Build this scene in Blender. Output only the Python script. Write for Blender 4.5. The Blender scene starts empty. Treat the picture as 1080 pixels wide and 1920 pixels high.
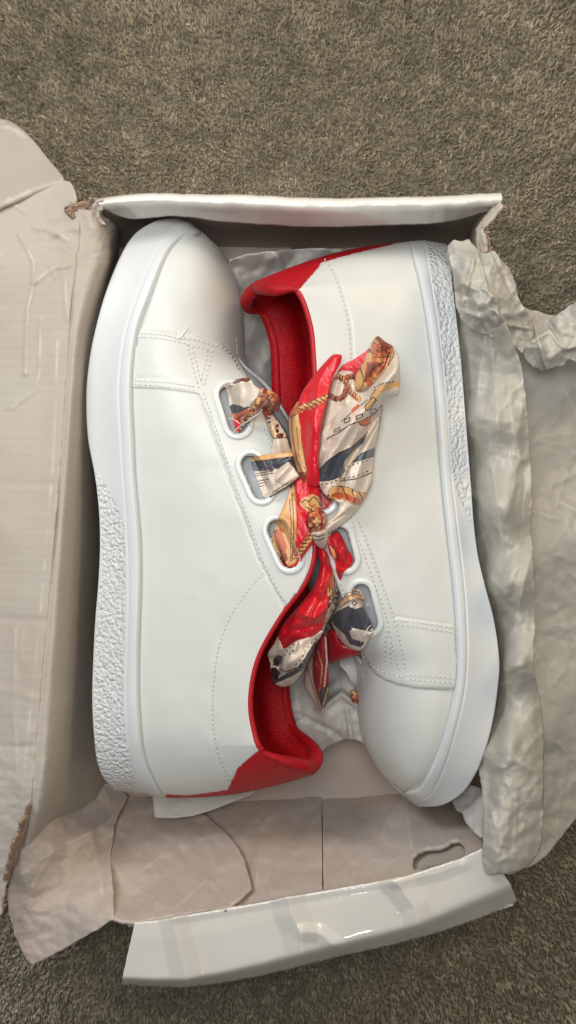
import bpy, bmesh, math, random
import numpy as np
from mathutils import Vector, Matrix
from mathutils.bvhtree import BVHTree
from mathutils.geometry import delaunay_2d_cdt
random.seed(4); RNG = np.random.default_rng(4)
SC = bpy.context.scene; COL = SC.collection

# ------------------------------------------------------------------ camera, light, exposure
H = 0.62                       # camera height above the carpet (m)
K = 0.25e-3/(H-0.10)           # one photograph pixel per metre of distance
cam = bpy.data.cameras.new('camera'); cam.sensor_fit = 'VERTICAL'; cam.sensor_height = 36
cam.lens = 36/(1920*K); cam.clip_start = 0.01; cam.clip_end = 20
co = bpy.data.objects.new('camera', cam); co.location = (0, 0, H); COL.objects.link(co); SC.camera = co
SC.view_settings.view_transform = 'Standard'; SC.view_settings.look = 'None'; SC.view_settings.gamma = 1
SC.view_settings.exposure = 0.0
w = bpy.data.worlds.new("World"); SC.world = w; w.use_nodes = True
w.node_tree.nodes['Background'].inputs[0].default_value = (0.93, 0.96, 1.0, 1)
w.node_tree.nodes['Background'].inputs[1].default_value = 0.155
def area(name, loc, target, size, power, col):
    l = bpy.data.lights.new(name, 'AREA'); l.shape = 'DISK'; l.size = size; l.energy = power; l.color = col
    o = bpy.data.objects.new(name, l); o.location = loc
    o.rotation_euler = (Vector(target)-Vector(loc)).to_track_quat('-Z', 'Y').to_euler(); COL.objects.link(o); return o
area('window_light', (-0.62, 0.72, 0.95), (-0.02, 0.06, 0.05), 0.40, 6.6, (0.96, 0.985, 0.98))
area('overhead_lamp', (-0.05, 0.12, 0.86), (-0.05, 0.15, 0), 0.34, .93, (1.0, 0.985, 0.95)).data.spread = math.radians(80)
area('far_fill_light', (-0.15, 1.45, 1.15), (0, 0, 0.03), 1.3, 5, (0.98, 0.985, 0.96))  # added soft fill from beyond the far end, not an actual window
area('warm_lamp', (0.75, 0.75, 0.75), (0.12, 0.12, 0.08), 0.50, 4.2, (1.0, 0.74, 0.42))
area('ceiling_lamp', (0.15, -1.1, 1.3), (0, 0, 0), 0.05, 0.6, (1.0, 0.95, 0.88))

# ------------------------------------------------------------------ helpers
def lin(c):
    c = np.asarray(c, float)/255.0
    return np.where(c <= 0.04045, c/12.92, ((c+0.055)/1.055)**2.4)
def P(px, py, z):
    """the point at height z that lies on the sight line of a photograph pixel"""
    s = K*(H-np.asarray(z, float))
    return np.stack([(np.asarray(px, float)-540)*s, (960-np.asarray(py, float))*s, np.zeros_like(s)+z], -1)
def to_px(p):
    s = K*(H-p[..., 2]); return p[..., 0]/s+540, 960-p[..., 1]/s
def inpoly(x, y, poly):
    x = np.asarray(x, float); y = np.asarray(y, float); r = np.zeros(x.shape, bool); n = len(poly)
    for i in range(n):
        x0, y0 = poly[i][:2]; x1, y1 = poly[(i+1) % n][:2]
        if y0 == y1: continue
        c = ((y0 > y) != (y1 > y)) & (x < (x1-x0)*(y-y0)/(y1-y0)+x0); r ^= c
    return r
def seg_dist(x, y, pl):
    d = np.full(np.shape(x), 1e9)
    for (x0, y0), (x1, y1) in zip(pl[:-1], pl[1:]):
        dx, dy = x1-x0, y1-y0; L = dx*dx+dy*dy+1e-9
        t = np.clip(((x-x0)*dx+(y-y0)*dy)/L, 0, 1)
        d = np.minimum(d, np.hypot(x-x0-t*dx, y-y0-t*dy))
    return d
def spline(pts, t):
    """Catmull-Rom through rows of pts at float indices t"""
    pts = np.asarray(pts, float); n = len(pts); t = np.clip(t, 0, n-1-1e-9); i = t.astype(int); f = (t-i)[:, None]
    g = lambda k: pts[np.clip(k, 0, n-1)]
    p0, p1, p2, p3 = g(i-1), g(i), g(i+1), g(i+2)
    p0 = np.where((i == 0)[:, None], 2*p1-p2, p0); p3 = np.where((i == n-2)[:, None], 2*p2-p1, p3)
    return 0.5*((2*p1)+(-p0+p2)*f+(2*p0-5*p1+4*p2-p3)*f*f+(-p0+3*p1-3*p2+p3)*f**3)
def smooth_line(pts, step=4.0, closed=False):
    pts = [tuple(p) for p in pts]
    if closed: pts = pts[-2:]+pts+pts[:3]
    a = np.asarray(pts, float); t = np.linspace(0, len(a)-1, (len(a)-1)*12+1); c = spline(a, t)
    if closed: c = c[24:-24]
    return resample(c, step)
def resample(c, step):
    c = np.asarray(c, float); d = np.r_[0, np.cumsum(np.hypot(*(np.diff(c[:, :2], axis=0).T)))]
    n = max(2, int(round(d[-1]/step))+1); q = np.linspace(0, d[-1], n)
    return np.stack([np.interp(q, d, c[:, k]) for k in range(c.shape[1])], -1)
_perm = RNG.random((64, 64, 64)).astype(np.float32)
def vnoise(x, y, z=0.0, f=1.0):
    """value noise, -1..1"""
    x = np.asarray(x, float)*f; y = np.asarray(y, float)*f; z = np.zeros_like(x)+z*f if np.ndim(z) == 0 else np.asarray(z)*f
    xi, yi, zi = np.floor(x).astype(int), np.floor(y).astype(int), np.floor(z).astype(int)
    u, v, w_ = x-xi, y-yi, z-zi; u, v, w_ = [q*q*q*(q*(q*6-15)+10) for q in (u, v, w_)]
    g = lambda a, b, c: _perm[(xi+a) & 63, (yi+b) & 63, (zi+c) & 63]
    r = 0
    for a in (0, 1):
        for b in (0, 1):
            for c in (0, 1):
                r = r + g(a, b, c)*(u if a else 1-u)*(v if b else 1-v)*(w_ if c else 1-w_)
    return r*2-1
def fbm(x, y, z=0.0, f=1.0, o=4, gain=.5):
    r = 0; a = 1
    for i in range(o): r = r+a*vnoise(x+17.3*i, y-9.1*i, z+3.7*i, f*2**i); a *= gain
    return r
def facet(x, y, f=1.0, seed=0.0):
    """flat facets meeting in sharp creases: heights at the corners of a warped triangle lattice"""
    wx = x+.45/f*vnoise(x, y, 3.1+seed, f*.8); wy = y+.45/f*vnoise(x, y, 8.7+seed, f*.8); a, b = wx*f, wy*f
    sk = (a+b)*.3660254; u, v = a+sk, b+sk; i, j = np.floor(u).astype(int), np.floor(v).astype(int); fu, fv = u-i, v-j; k = int(seed*7) & 63
    h = lambda p, q: _perm[(i+p) & 63, (j+q) & 63, k]
    up = fu > fv
    return np.where(up, h(0, 0)*(1-fu)+h(1, 0)*(fu-fv)+h(1, 1)*fv, h(0, 0)*(1-fv)+h(0, 1)*(fv-fu)+h(1, 1)*fu)*2-1
def crumple(x, y, f=1.0, o=4, seed=0.0, gain=.45):
    """crumpled paper: several sizes of flat facets, turned against each other"""
    x = np.asarray(x, float); y = np.asarray(y, float); r = 0; a = .7
    for i in range(o):
        c, s = math.cos(1.3*i+seed), math.sin(1.3*i+seed); r = r+a*facet(c*x-s*y+31.7*i, s*x+c*y, f*1.9**i, seed+2.3*i); a *= gain
    return r
def crumple_round(x, y, f=1.0, o=4, seed=0.0, gain=.55):
    """sharp creased relief: folded noise with a warped domain"""
    wx = x+.35/f*vnoise(x, y, 5.5+seed, f*.9); wy = y+.35/f*vnoise(x, y, 11.5+seed, f*.9)
    r = 0; a = 1
    for i in range(o):
        c, s = math.cos(1.1*i+seed), math.sin(1.1*i+seed)
        r = r+a*(np.abs(vnoise(c*wx-s*wy+7.7*i, s*wx+c*wy, seed+2.3*i, f*1.9**i))-.3); a *= gain
    return r

def tag(o, label=None, cat=None, group=None, kind=None):
    if label: o['label'] = label
    if cat: o['category'] = cat
    if group: o['group'] = group
    if kind: o['kind'] = kind
    return o
def thing(name, label, cat, loc, group=None):
    o = bpy.data.objects.new(name, None); o.location = loc; o.empty_display_size = .02; COL.objects.link(o)
    o['_loc'] = list(loc); tag(o, label, cat, group); return o
def base_of(o):
    return Vector(o.get('_loc', (0, 0, 0)))
def link(name, me, mat, parent=None):
    o = bpy.data.objects.new(name, me); COL.objects.link(o)
    if mat and not me.materials: me.materials.append(mat)
    if parent is not None:
        o.parent = parent; o.matrix_parent_inverse = Matrix.Translation(-base_of(parent)); 
    return o
def mesh(name, V, F, mat=None, parent=None, smooth=True, merge=0.0, cols=None):
    me = bpy.data.meshes.new(name); me.from_pydata([tuple(map(float, v)) for v in V], [], [tuple(map(int, f)) for f in F])
    if merge:
        bm = bmesh.new(); bm.from_mesh(me); bmesh.ops.remove_doubles(bm, verts=bm.verts, dist=merge)
        bmesh.ops.recalc_face_normals(bm, faces=bm.faces); bm.to_mesh(me); bm.free()
    me.update()
    if smooth: me.polygons.foreach_set('use_smooth', np.ones(len(me.polygons), bool))
    if cols is not None:
        at = me.color_attributes.new('print', 'FLOAT_COLOR', 'POINT')
        at.data.foreach_set('color', np.c_[cols, np.ones(len(cols))].astype(np.float32).ravel())
    return link(name, me, mat, parent)
def grid_faces(n, m, off=0, flip=False):
    i, j = np.meshgrid(np.arange(n-1), np.arange(m-1), indexing='ij'); a = (i*m+j).ravel()+off
    f = np.stack([a, a+m, a+m+1, a+1], -1); return f[:, ::-1] if flip else f
def tube(path, r, n=10, closed=False, flat=1.0, up=None):
    path = np.asarray(path, float); N = len(path); V = []
    r = np.broadcast_to(r, (N,))
    for i in range(N):
        a = path[(i-1) % N if closed else max(i-1, 0)]; b = path[(i+1) % N if closed else min(i+1, N-1)]
        t = b-a; t /= (np.linalg.norm(t)+1e-12); u0 = np.array((0, 0, 1.0)) if up is None else up[i]
        s = np.cross(t, u0); s /= (np.linalg.norm(s)+1e-9); q = np.cross(s, t)
        for k in range(n):
            an = 2*math.pi*k/n; V.append(path[i]+r[i]*(math.cos(an)*s+flat*math.sin(an)*q))
    F = []
    for i in range(N if closed else N-1):
        for k in range(n):
            F.append((i*n+k, i*n+(k+1) % n, ((i+1) % N)*n+(k+1) % n, ((i+1) % N)*n+k))
    if not closed: F.append(tuple(range(n))[::-1]); F.append(tuple((N-1)*n+k for k in range(n)))
    return V, F

# ------------------------------------------------------------------ materials
def nt(name):
    m = bpy.data.materials.new(name); m.use_nodes = True; t = m.node_tree; return m, t, t.nodes['Principled BSDF']
def N(t, kind, **kw):
    n = t.nodes.new(kind)
    for k, v in kw.items():
        if k.startswith('i_'): n.inputs[k[2:].replace('_', ' ')].default_value = v
        else: setattr(n, k, v)
    return n
def surface(name, col, rough=.5, var=.06, vscale=30, bump=.0, bscale=400, bdist=.0005, spec=.5, coat=0, sheen=0, stretch=None,
            spots=None, var2=None, trans=0.0, coat_rough=.1, wear_highlight=None, corr=0):
    m, t, b = nt(name); tc = N(t, 'ShaderNodeTexCoord'); src = tc.outputs['Object']
    if stretch:
        mp = N(t, 'ShaderNodeMapping'); mp.inputs['Scale'].default_value = stretch; t.links.new(src, mp.inputs[0]); src2 = mp.outputs[0]
    else: src2 = src
    n1 = N(t, 'ShaderNodeTexNoise'); n1.inputs['Scale'].default_value = vscale; n1.inputs['Detail'].default_value = 6; t.links.new(src, n1.inputs['Vector'])
    ramp = N(t, 'ShaderNodeMapRange'); ramp.inputs['To Min'].default_value = 1-var; ramp.inputs['To Max'].default_value = 1+var
    ramp.inputs['From Min'].default_value = .3; ramp.inputs['From Max'].default_value = .7
    t.links.new(n1.outputs[0], ramp.inputs[0])
    mul = N(t, 'ShaderNodeVectorMath', operation='SCALE'); mul.inputs[0].default_value = tuple(col)[:3]; t.links.new(ramp.outputs[0], mul.inputs['Scale'])
    out = mul.outputs[0]
    if var2:      # (colour, scale, lo, hi): a second tone in patches
        n3 = N(t, 'ShaderNodeTexNoise'); n3.inputs['Scale'].default_value = var2[1]; n3.inputs['Detail'].default_value = 4; t.links.new(src, n3.inputs['Vector'])
        mr = N(t, 'ShaderNodeMapRange'); mr.inputs['From Min'].default_value = var2[2]; mr.inputs['From Max'].default_value = var2[3]; t.links.new(n3.outputs[0], mr.inputs[0])
        mx = N(t, 'ShaderNodeMix', data_type='RGBA'); t.links.new(mr.outputs[0], mx.inputs['Factor']); t.links.new(out, mx.inputs['A']); mx.inputs['B'].default_value = (*var2[0], 1); out = mx.outputs['Result']
    if spots:     # (scale, threshold, colour): small specks of dirt
        vo = N(t, 'ShaderNodeTexVoronoi'); vo.inputs['Scale'].default_value = spots[0]; t.links.new(src, vo.inputs['Vector'])
        lt = N(t, 'ShaderNodeMath', operation='LESS_THAN'); lt.inputs[1].default_value = spots[1]; t.links.new(vo.outputs['Distance'], lt.inputs[0])
        n4 = N(t, 'ShaderNodeTexNoise'); n4.inputs['Scale'].default_value = spots[0]*.23; t.links.new(src, n4.inputs['Vector'])
        gt = N(t, 'ShaderNodeMath', operation='GREATER_THAN'); gt.inputs[1].default_value = .56; t.links.new(n4.outputs[0], gt.inputs[0])
        an = N(t, 'ShaderNodeMath', operation='MULTIPLY'); t.links.new(lt.outputs[0], an.inputs[0]); t.links.new(gt.outputs[0], an.inputs[1])
        mx = N(t, 'ShaderNodeMix', data_type='RGBA'); t.links.new(an.outputs[0], mx.inputs['Factor']); t.links.new(out, mx.inputs['A']); mx.inputs['B'].default_value = (*spots[2], 1); out = mx.outputs['Result']
    if wear_highlight:
        at = N(t, 'ShaderNodeAttribute', attribute_name='wear_highlight'); mx = N(t, 'ShaderNodeMix', data_type='RGBA'); t.links.new(at.outputs['Fac'], mx.inputs['Factor']); t.links.new(out, mx.inputs['A']); mx.inputs['B'].default_value = (*wear_highlight, 1); out = mx.outputs['Result']
    t.links.new(out, b.inputs['Base Color'])
    b.inputs['Roughness'].default_value = rough; b.inputs['Specular IOR Level'].default_value = spec
    b.inputs['Coat Weight'].default_value = coat; b.inputs['Coat Roughness'].default_value = coat_rough; b.inputs['Sheen Weight'].default_value = sheen
    if bump:
        n2 = N(t, 'ShaderNodeTexNoise'); n2.inputs['Scale'].default_value = bscale; n2.inputs['Detail'].default_value = 5; t.links.new(src2, n2.inputs['Vector'])
        bp = N(t, 'ShaderNodeBump'); bp.inputs['Strength'].default_value = bump; bp.inputs['Distance'].default_value = bdist
        t.links.new(n2.outputs[0], bp.inputs['Height']); last = bp.outputs[0]
        if corr:
            wv = N(t, 'ShaderNodeTexWave', bands_direction='Y'); wv.inputs['Scale'].default_value = 75; wv.inputs['Distortion'].default_value = 1.5; wv.inputs['Detail'].default_value = 2; wv.inputs['Detail Scale'].default_value = .3; t.links.new(src, wv.inputs['Vector'])
            b2 = N(t, 'ShaderNodeBump'); b2.inputs['Strength'].default_value = corr; b2.inputs['Distance'].default_value = .0005; t.links.new(wv.outputs['Fac'], b2.inputs['Height']); t.links.new(last, b2.inputs['Normal']); last = b2.outputs[0]
        t.links.new(last, b.inputs['Normal'])
    if trans:
        tr = N(t, 'ShaderNodeBsdfTranslucent'); t.links.new(out, tr.inputs[0]); ms = N(t, 'ShaderNodeMixShader'); ms.inputs[0].default_value = trans
        t.links.new(b.outputs[0], ms.inputs[1]); t.links.new(tr.outputs[0], ms.inputs[2]); t.links.new(ms.outputs[0], t.nodes['Material Output'].inputs[0])
    return m
M = {}
M['leather'] = surface('white_leather', (.61, .62, .59), .42, .02, 25, .25, 900, .0002, spots=(260, .035, (.30, .27, .23)))
M['rubber'] = surface('white_rubber', (.605, .626, .632), .45, .02, 20, .15, 700, .0002, spots=(240, .035, (.35, .33, .30)))
M['hole'] = surface('needle_hole', (.20, .20, .19), .9, .1, 300)
M['eyelet'] = surface('eyelet_plastic', (.67, .69, .69), .22, .01, 20)
def pebbled():
    m, t, b = nt('pebbled_rubber'); b.inputs['Base Color'].default_value = (.61, .627, .632, 1); b.inputs['Roughness'].default_value = .42
    tc = N(t, 'ShaderNodeTexCoord'); n = N(t, 'ShaderNodeTexNoise'); n.inputs['Scale'].default_value = 500; t.links.new(tc.outputs['Object'], n.inputs['Vector'])
    ad = N(t, 'ShaderNodeVectorMath', operation='MULTIPLY_ADD'); t.links.new(n.outputs['Color'], ad.inputs[0]); ad.inputs[1].default_value = (.0016,)*3; t.links.new(tc.outputs['Object'], ad.inputs[2])
    vo = N(t, 'ShaderNodeTexVoronoi', feature='SMOOTH_F1'); vo.inputs['Scale'].default_value = 560; vo.inputs['Smoothness'].default_value = .4; t.links.new(ad.outputs[0], vo.inputs['Vector'])
    bp = N(t, 'ShaderNodeBump', invert=True); bp.inputs['Strength'].default_value = 1; bp.inputs['Distance'].default_value = .0011; t.links.new(vo.outputs['Distance'], bp.inputs['Height']); t.links.new(bp.outputs[0], b.inputs['Normal'])
    return m
M['pebbled'] = pebbled()
M['thread'] = surface('thread', (.72, .71, .67), .6, .1, 300)
M['tongue'] = surface('tongue_fabric', (.40, .42, .44), .7, .04, 60, .3, 1500, .0002)
M['red'] = surface('red_lining', tuple(lin((162, 0, 14))), .5, .14, 90, .7, 420, .0010, sheen=.03, stretch=(1, 4, 1), spec=.3)
M['red_trim'] = surface('red_trim', tuple(lin((172, 0, 20))), .5, .1, 300, .4, 1500, .0003)
M['card'] = surface('pale_cardboard', (.43, .375, .32), .7, .05, 35, .3, 900, .0003, stretch=(.5, 1.3, 1), var2=((.46, .42, .37), 14, .45, .7), spots=(150, .04, (.25, .18, .13)), spec=.2, wear_highlight=(.62, .57, .50), corr=.10)
M['card2'] = surface('pink_cardboard', (.49, .405, .35), .75, .06, 30, .3, 900, .0003, var2=((.47, .42, .385), 12, .45, .7), spots=(150, .04, (.22, .15, .11)), spec=.2, wear_highlight=(.64, .57, .51), corr=.06)
M['gloss'] = surface('glossy_white_board', (.74, .71, .655), .35, .03, 40, .12, 120, .0008, coat=1.0, coat_rough=.07, spots=(130, .04, (.3, .24, .2)))
M['kraft'] = surface('torn_kraft', (.36, .25, .185), .95, .35, 400, 1, 700, .002)
M['tissue'] = surface('tissue_paper', (.66, .635, .57), .36, .05, 90, .12, 600, .0003, trans=.38, spec=.45, wear_highlight=(.88, .86, .80))
M['tissue2'] = surface('white_tissue_paper', (.70, .68, .65), .45, .04, 90, .12, 600, .0003, wear_highlight=(.86, .85, .82), trans=.28, spec=.4)
def ribbon_mat():
    m, t, b = nt('printed_satin'); a = N(t, 'ShaderNodeAttribute', attribute_name='print'); tc = N(t, 'ShaderNodeTexCoord')
    n = N(t, 'ShaderNodeTexNoise'); n.inputs['Scale'].default_value = 2200; t.links.new(tc.outputs['Object'], n.inputs['Vector'])
    mr = N(t, 'ShaderNodeMapRange'); mr.inputs['To Min'].default_value = .82; mr.inputs['To Max'].default_value = 1.15; mr.inputs['From Min'].default_value = .3; mr.inputs['From Max'].default_value = .7
    t.links.new(n.outputs[0], mr.inputs[0]); mu = N(t, 'ShaderNodeVectorMath', operation='SCALE'); t.links.new(a.outputs['Color'], mu.inputs[0]); t.links.new(mr.outputs[0], mu.inputs['Scale'])
    t.links.new(mu.outputs[0], b.inputs['Base Color']); b.inputs['Roughness'].default_value = .31; b.inputs['Specular IOR Level'].default_value = .6
    b.inputs['Sheen Weight'].default_value = .1
    bp = N(t, 'ShaderNodeBump'); bp.inputs['Strength'].default_value = .45; bp.inputs['Distance'].default_value = .00025; t.links.new(n.outputs[0], bp.inputs['Height']); t.links.new(bp.outputs[0], b.inputs['Normal'])
    return m
M['ribbon'] = ribbon_mat()

# ------------------------------------------------------------------ generic sheet: an outline with a height field, real thickness
def rbf(ctrl, relax=2e-4):
    c = np.asarray(ctrl, float); p = c[:, :2]/1000; z = c[:, 2]; n = len(c)
    kern = lambda r: r*r*np.log(r+1e-9)
    ph = kern(np.hypot(p[:, None, 0]-p[None, :, 0], p[:, None, 1]-p[None, :, 1]))+relax*np.eye(n); A = np.zeros((n+3, n+3)); A[:n, :n] = ph
    A[:n, n] = 1; A[n, :n] = 1; A[:n, n+1:] = p; A[n+1:, :n] = p.T; s = np.linalg.lstsq(A, np.r_[z, 0, 0, 0], rcond=None)[0]; lo, hi = z.min()-.006, z.max()+.004
    def f(x, y):
        x = np.asarray(x, float)/1000; y = np.asarray(y, float)/1000; r = s[n]+s[n+1]*x+s[n+2]*y
        for i in range(n): r = r+s[i]*kern(np.hypot(x-p[i, 0], y-p[i, 1]))
        return np.clip(r, lo, hi)
    return f
def triangulate(poly, step, holes=(), jitter=.25):
    b = resample(np.vstack([poly, poly[:1]]), step)[:-1]; pts = [tuple(q[:2]) for q in b]; nb = len(pts)
    E = [(i, (i+1) % nb) for i in range(nb)]
    for h in holes:
        hb = resample(np.vstack([h, h[:1]]), step*.7)[:-1]; o = len(pts); pts += [tuple(q[:2]) for q in hb]; E += [(o+i, o+(i+1) % len(hb)) for i in range(len(hb))]
    x0, y0 = b[:, 0].min(), b[:, 1].min(); x1, y1 = b[:, 0].max(), b[:, 1].max()
    gx, gy = np.meshgrid(np.arange(x0, x1, step), np.arange(y0, y1, step*.87)); gx = gx+(np.arange(gx.shape[0]) % 2)[:, None]*step*.5
    gx = gx.ravel()+RNG.uniform(-jitter, jitter, gx.size)*step; gy = gy.ravel()+RNG.uniform(-jitter, jitter, gy.size)*step
    k = inpoly(gx, gy, b); bl = np.vstack([b, b[:1]])[:, :2]; gx, gy = gx[k], gy[k]
    d = seg_dist(gx, gy, bl); k = d > step*.45
    for h in holes:
        hh = np.vstack([h, h[:1]])[:, :2]; k &= ~inpoly(gx, gy, h) & (seg_dist(gx, gy, hh) > step*.4)
    pts += list(zip(gx[k], gy[k]))
    v, e, f, *_ = delaunay_2d_cdt([Vector(q) for q in pts], E, [], 1, 1e-4)
    v = np.array([tuple(q) for q in v]); f = np.array([tuple(q) for q in f])
    c = v[f].mean(1); k = inpoly(c[:, 0], c[:, 1], b)
    for h in holes: k &= ~inpoly(c[:, 0], c[:, 1], h)
    f = f[k]
    a = v[f]; cr = (a[:, 1, 0]-a[:, 0, 0])*(a[:, 2, 1]-a[:, 0, 1])-(a[:, 1, 1]-a[:, 0, 1])*(a[:, 2, 0]-a[:, 0, 0])
    f = np.where((cr > 0)[:, None], f[:, ::-1], f)      # pixel y points down: face the camera
    return v, f
def sheet(name, outline, z, mat, parent=None, step=6, thick=.002, holes=(), creases=(), crum=None, smooth=False, ragged=0, extra=None, rand=None):
    ol = smooth_line(outline, step, closed=True)[:-1] if smooth else resample(np.vstack([outline, outline[:1]]), step)[:-1]
    if ragged:
        q = np.arange(len(ol)); ol = ol[:, :2]+ragged*np.stack([vnoise(q*.37, q*0+3., 1.), vnoise(q*.37, q*0+9., 4.)], -1)
    v, f = triangulate(ol[:, :2], step, holes); x, y = v[:, 0], v[:, 1]; zf = rbf(z)(x, y) if not callable(z) else z(x, y)
    for cr in creases:            # (polyline, height, half width)
        d = seg_dist(x, y, cr[0]); zf = zf+cr[1]*np.clip(1-d/cr[2], 0, 1)
    if crum:                      # (amplitude, frequency per px, octaves, seed)
        zf = zf+crum[0]*crumple(x, y, crum[1], crum[2], crum[3])
    if extra is not None: zf = zf+extra(x, y)
    rl = np.zeros(len(x))
    if rand:                      # (how many, longest, seed, height): short sharp creases, as paper keeps them
        rg = np.random.default_rng(rand[2])
        for q in range(rand[0]):
            k = rg.integers(len(x)); a_ = rg.uniform(0, math.pi) if len(rand) < 5 else rand[4]+rg.normal(0, .45); L_ = rg.uniform(.25, 1)*rand[1]; mx_, my_ = x[k], y[k]; bend = rg.normal(0, .25)
            p0 = (mx_-math.cos(a_)*L_/2, my_-math.sin(a_)*L_/2); p2 = (mx_+math.cos(a_+bend)*L_/2, my_+math.sin(a_+bend)*L_/2)
            near_ = (np.abs(x-mx_) < L_+30) & (np.abs(y-my_) < L_+30); d = seg_dist(x[near_], y[near_], [p0, (mx_, my_), p2]); u_ = rg.uniform(.4, 1)*rg.choice([1, 1, -1])
            zf[near_] += rand[3]*u_*np.clip(1-d/rg.uniform(9, 16), 0, 1)
            if u_ > 0: rl[near_] = np.maximum(rl[near_], u_*np.exp(-(d/1.5)**2))
    o = mesh(name, P(x, y, zf), f, mat, parent)
    if mat in (M['card'], M['card2'], M['tissue'], M['tissue2']):  # creases and edges painted paler: wear on card, crease highlights on tissue
        wr = rl*(.3 if mat in (M['card'], M['card2']) else .6)
        for cr in creases:
            if cr[1] > 0: wr = np.maximum(wr, np.exp(-(seg_dist(x, y, cr[0])/2.0)**2)*np.clip(.28+.7*vnoise(x, y, 4.4, .05), 0, 1))
        wr = np.maximum(wr, .5*np.exp(-(seg_dist(x, y, np.vstack([ol, ol[:1]])[:, :2])/1.6)**2)*np.clip(.5+vnoise(x, y, 1.4, .06), 0, 1))
        o.data.attributes.new('wear_highlight', 'FLOAT', 'POINT').data.foreach_set('value', wr.astype(np.float32))
    if thick:
        md = o.modifiers.new('thickness', 'SOLIDIFY'); md.thickness = thick; md.offset = -1
    return o

# ------------------------------------------------------------------ carpet
carpet = mesh('carpet', [(-1.2, -1.2, -.0020), (1.2, -1.2, -.0020), (1.2, 1.2, -.0020), (-1.2, 1.2, -.0020)], [(0, 1, 2, 3)],
              surface('carpet_backing', (.17, .145, .10), .95, .35, 500), smooth=False)
tag(carpet, kind='structure')
def carpet_pile():
    m, t, b = nt('carpet_yarn'); a = N(t, 'ShaderNodeAttribute', attribute_name='print'); t.links.new(a.outputs['Color'], b.inputs['Base Color'])
    b.inputs['Roughness'].default_value = .95; b.inputs['Sheen Weight'].default_value = .1; b.inputs['Specular IOR Level'].default_value = .1
    sp = .0018; xs = np.arange(-.19, .19, sp); ys = np.arange(-.32, .32, sp); gx, gy = np.meshgrid(xs, ys); gx = gx.ravel(); gy = gy.ravel()
    gx = gx+RNG.normal(0, sp*.33, gx.size); gy = gy+RNG.normal(0, sp*.33, gy.size)
    k = ~((np.abs(gx+.005) < .088) & (gy < .13) & (gy > -.155)); gx, gy = gx[k], gy[k]; n = gx.size
    lean = np.stack([fbm(gx, gy, 1., 90, 2), fbm(gx, gy, 7., 90, 2)], -1)*.0005+RNG.normal(0, .0005, (n, 2)); hh = .0058+.0012*fbm(gx, gy, 2., 150, 3)+RNG.normal(0, .0002, n)+.0015*(nub := vnoise(gx, gy, 9.3, 340))
    base = np.array((.475, .42, .315)); tone = 1+.30*nub+.14*fbm(gx, gy, 4., 110, 2)+.10*fbm(gx, gy, 4., 16, 2)+RNG.normal(0, .07, n)
    pale = RNG.random(n) < .06; tone = np.where(pale, tone*1.3, tone); tone = np.where(RNG.random(n) < .06, tone*.7, tone)
    V = []; C = []; F = []; S = 3; ring = 3
    # a tuft = a bunch of strands, each a bent tapering blade of four-sided section
    for s in range(S):
        an = RNG.random(n)*6.283; rr = .0006*np.sqrt(RNG.random(n)); bx = gx+rr*np.cos(an); by = gy+rr*np.sin(an)
        out = np.stack([np.cos(an), np.sin(an)], -1)*.0006*RNG.random((n, 1)); cs = tone*(1+RNG.normal(0, .06, n))
        for li, (hf, rad) in enumerate(((0, .0005), (.62, .00058), (1, .00013))):
            cx = bx+(lean[:, 0]+out[:, 0])*hf**1.6; cy = by+(lean[:, 1]+out[:, 1])*hf**1.6; cz = -.004+(hh+RNG.normal(0, .0003, n))*hf
            for q in range(ring):
                V.append(np.stack([cx+rad*math.cos(q*2.0944+.4*s), cy+rad*math.sin(q*2.0944+.4*s), cz], -1)); C.append(np.clip(base[None]*cs[:, None], .01, .8))
    Vn = len(V); V = np.stack(V, 1).reshape(-1, 3); C = np.stack(C, 1).reshape(-1, 3); L = []
    for s in range(S):
        o = s*3*ring
        for li in range(2):
            for q in range(ring): L.append((o+li*ring+q, o+li*ring+(q+1) % ring, o+(li+1)*ring+(q+1) % ring, o+(li+1)*ring+q))
    L = np.array(L); F = (np.arange(n)[:, None, None]*Vn+L[None]).reshape(-1, 4)
    me = bpy.data.meshes.new('carpet_pile'); me.vertices.add(len(V)); me.vertices.foreach_set('co', V.astype(np.float32).ravel())
    me.loops.add(F.size); me.loops.foreach_set('vertex_index', F.astype(np.int32).ravel()); me.polygons.add(len(F))
    me.polygons.foreach_set('loop_start', np.arange(0, F.size, 4, dtype=np.int32)); me.polygons.foreach_set('use_smooth', np.ones(len(F), bool)); me.update(calc_edges=True)
    at = me.color_attributes.new('print', 'FLOAT_COLOR', 'POINT'); at.data.foreach_set('color', np.c_[C, np.ones(len(C))].astype(np.float32).ravel())
    o = link('carpet_pile', me, m); tag(o, 'short grey brown twisted carpet pile around the shoe box', 'carpet pile', kind='stuff'); return o
carpet_pile()

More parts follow.
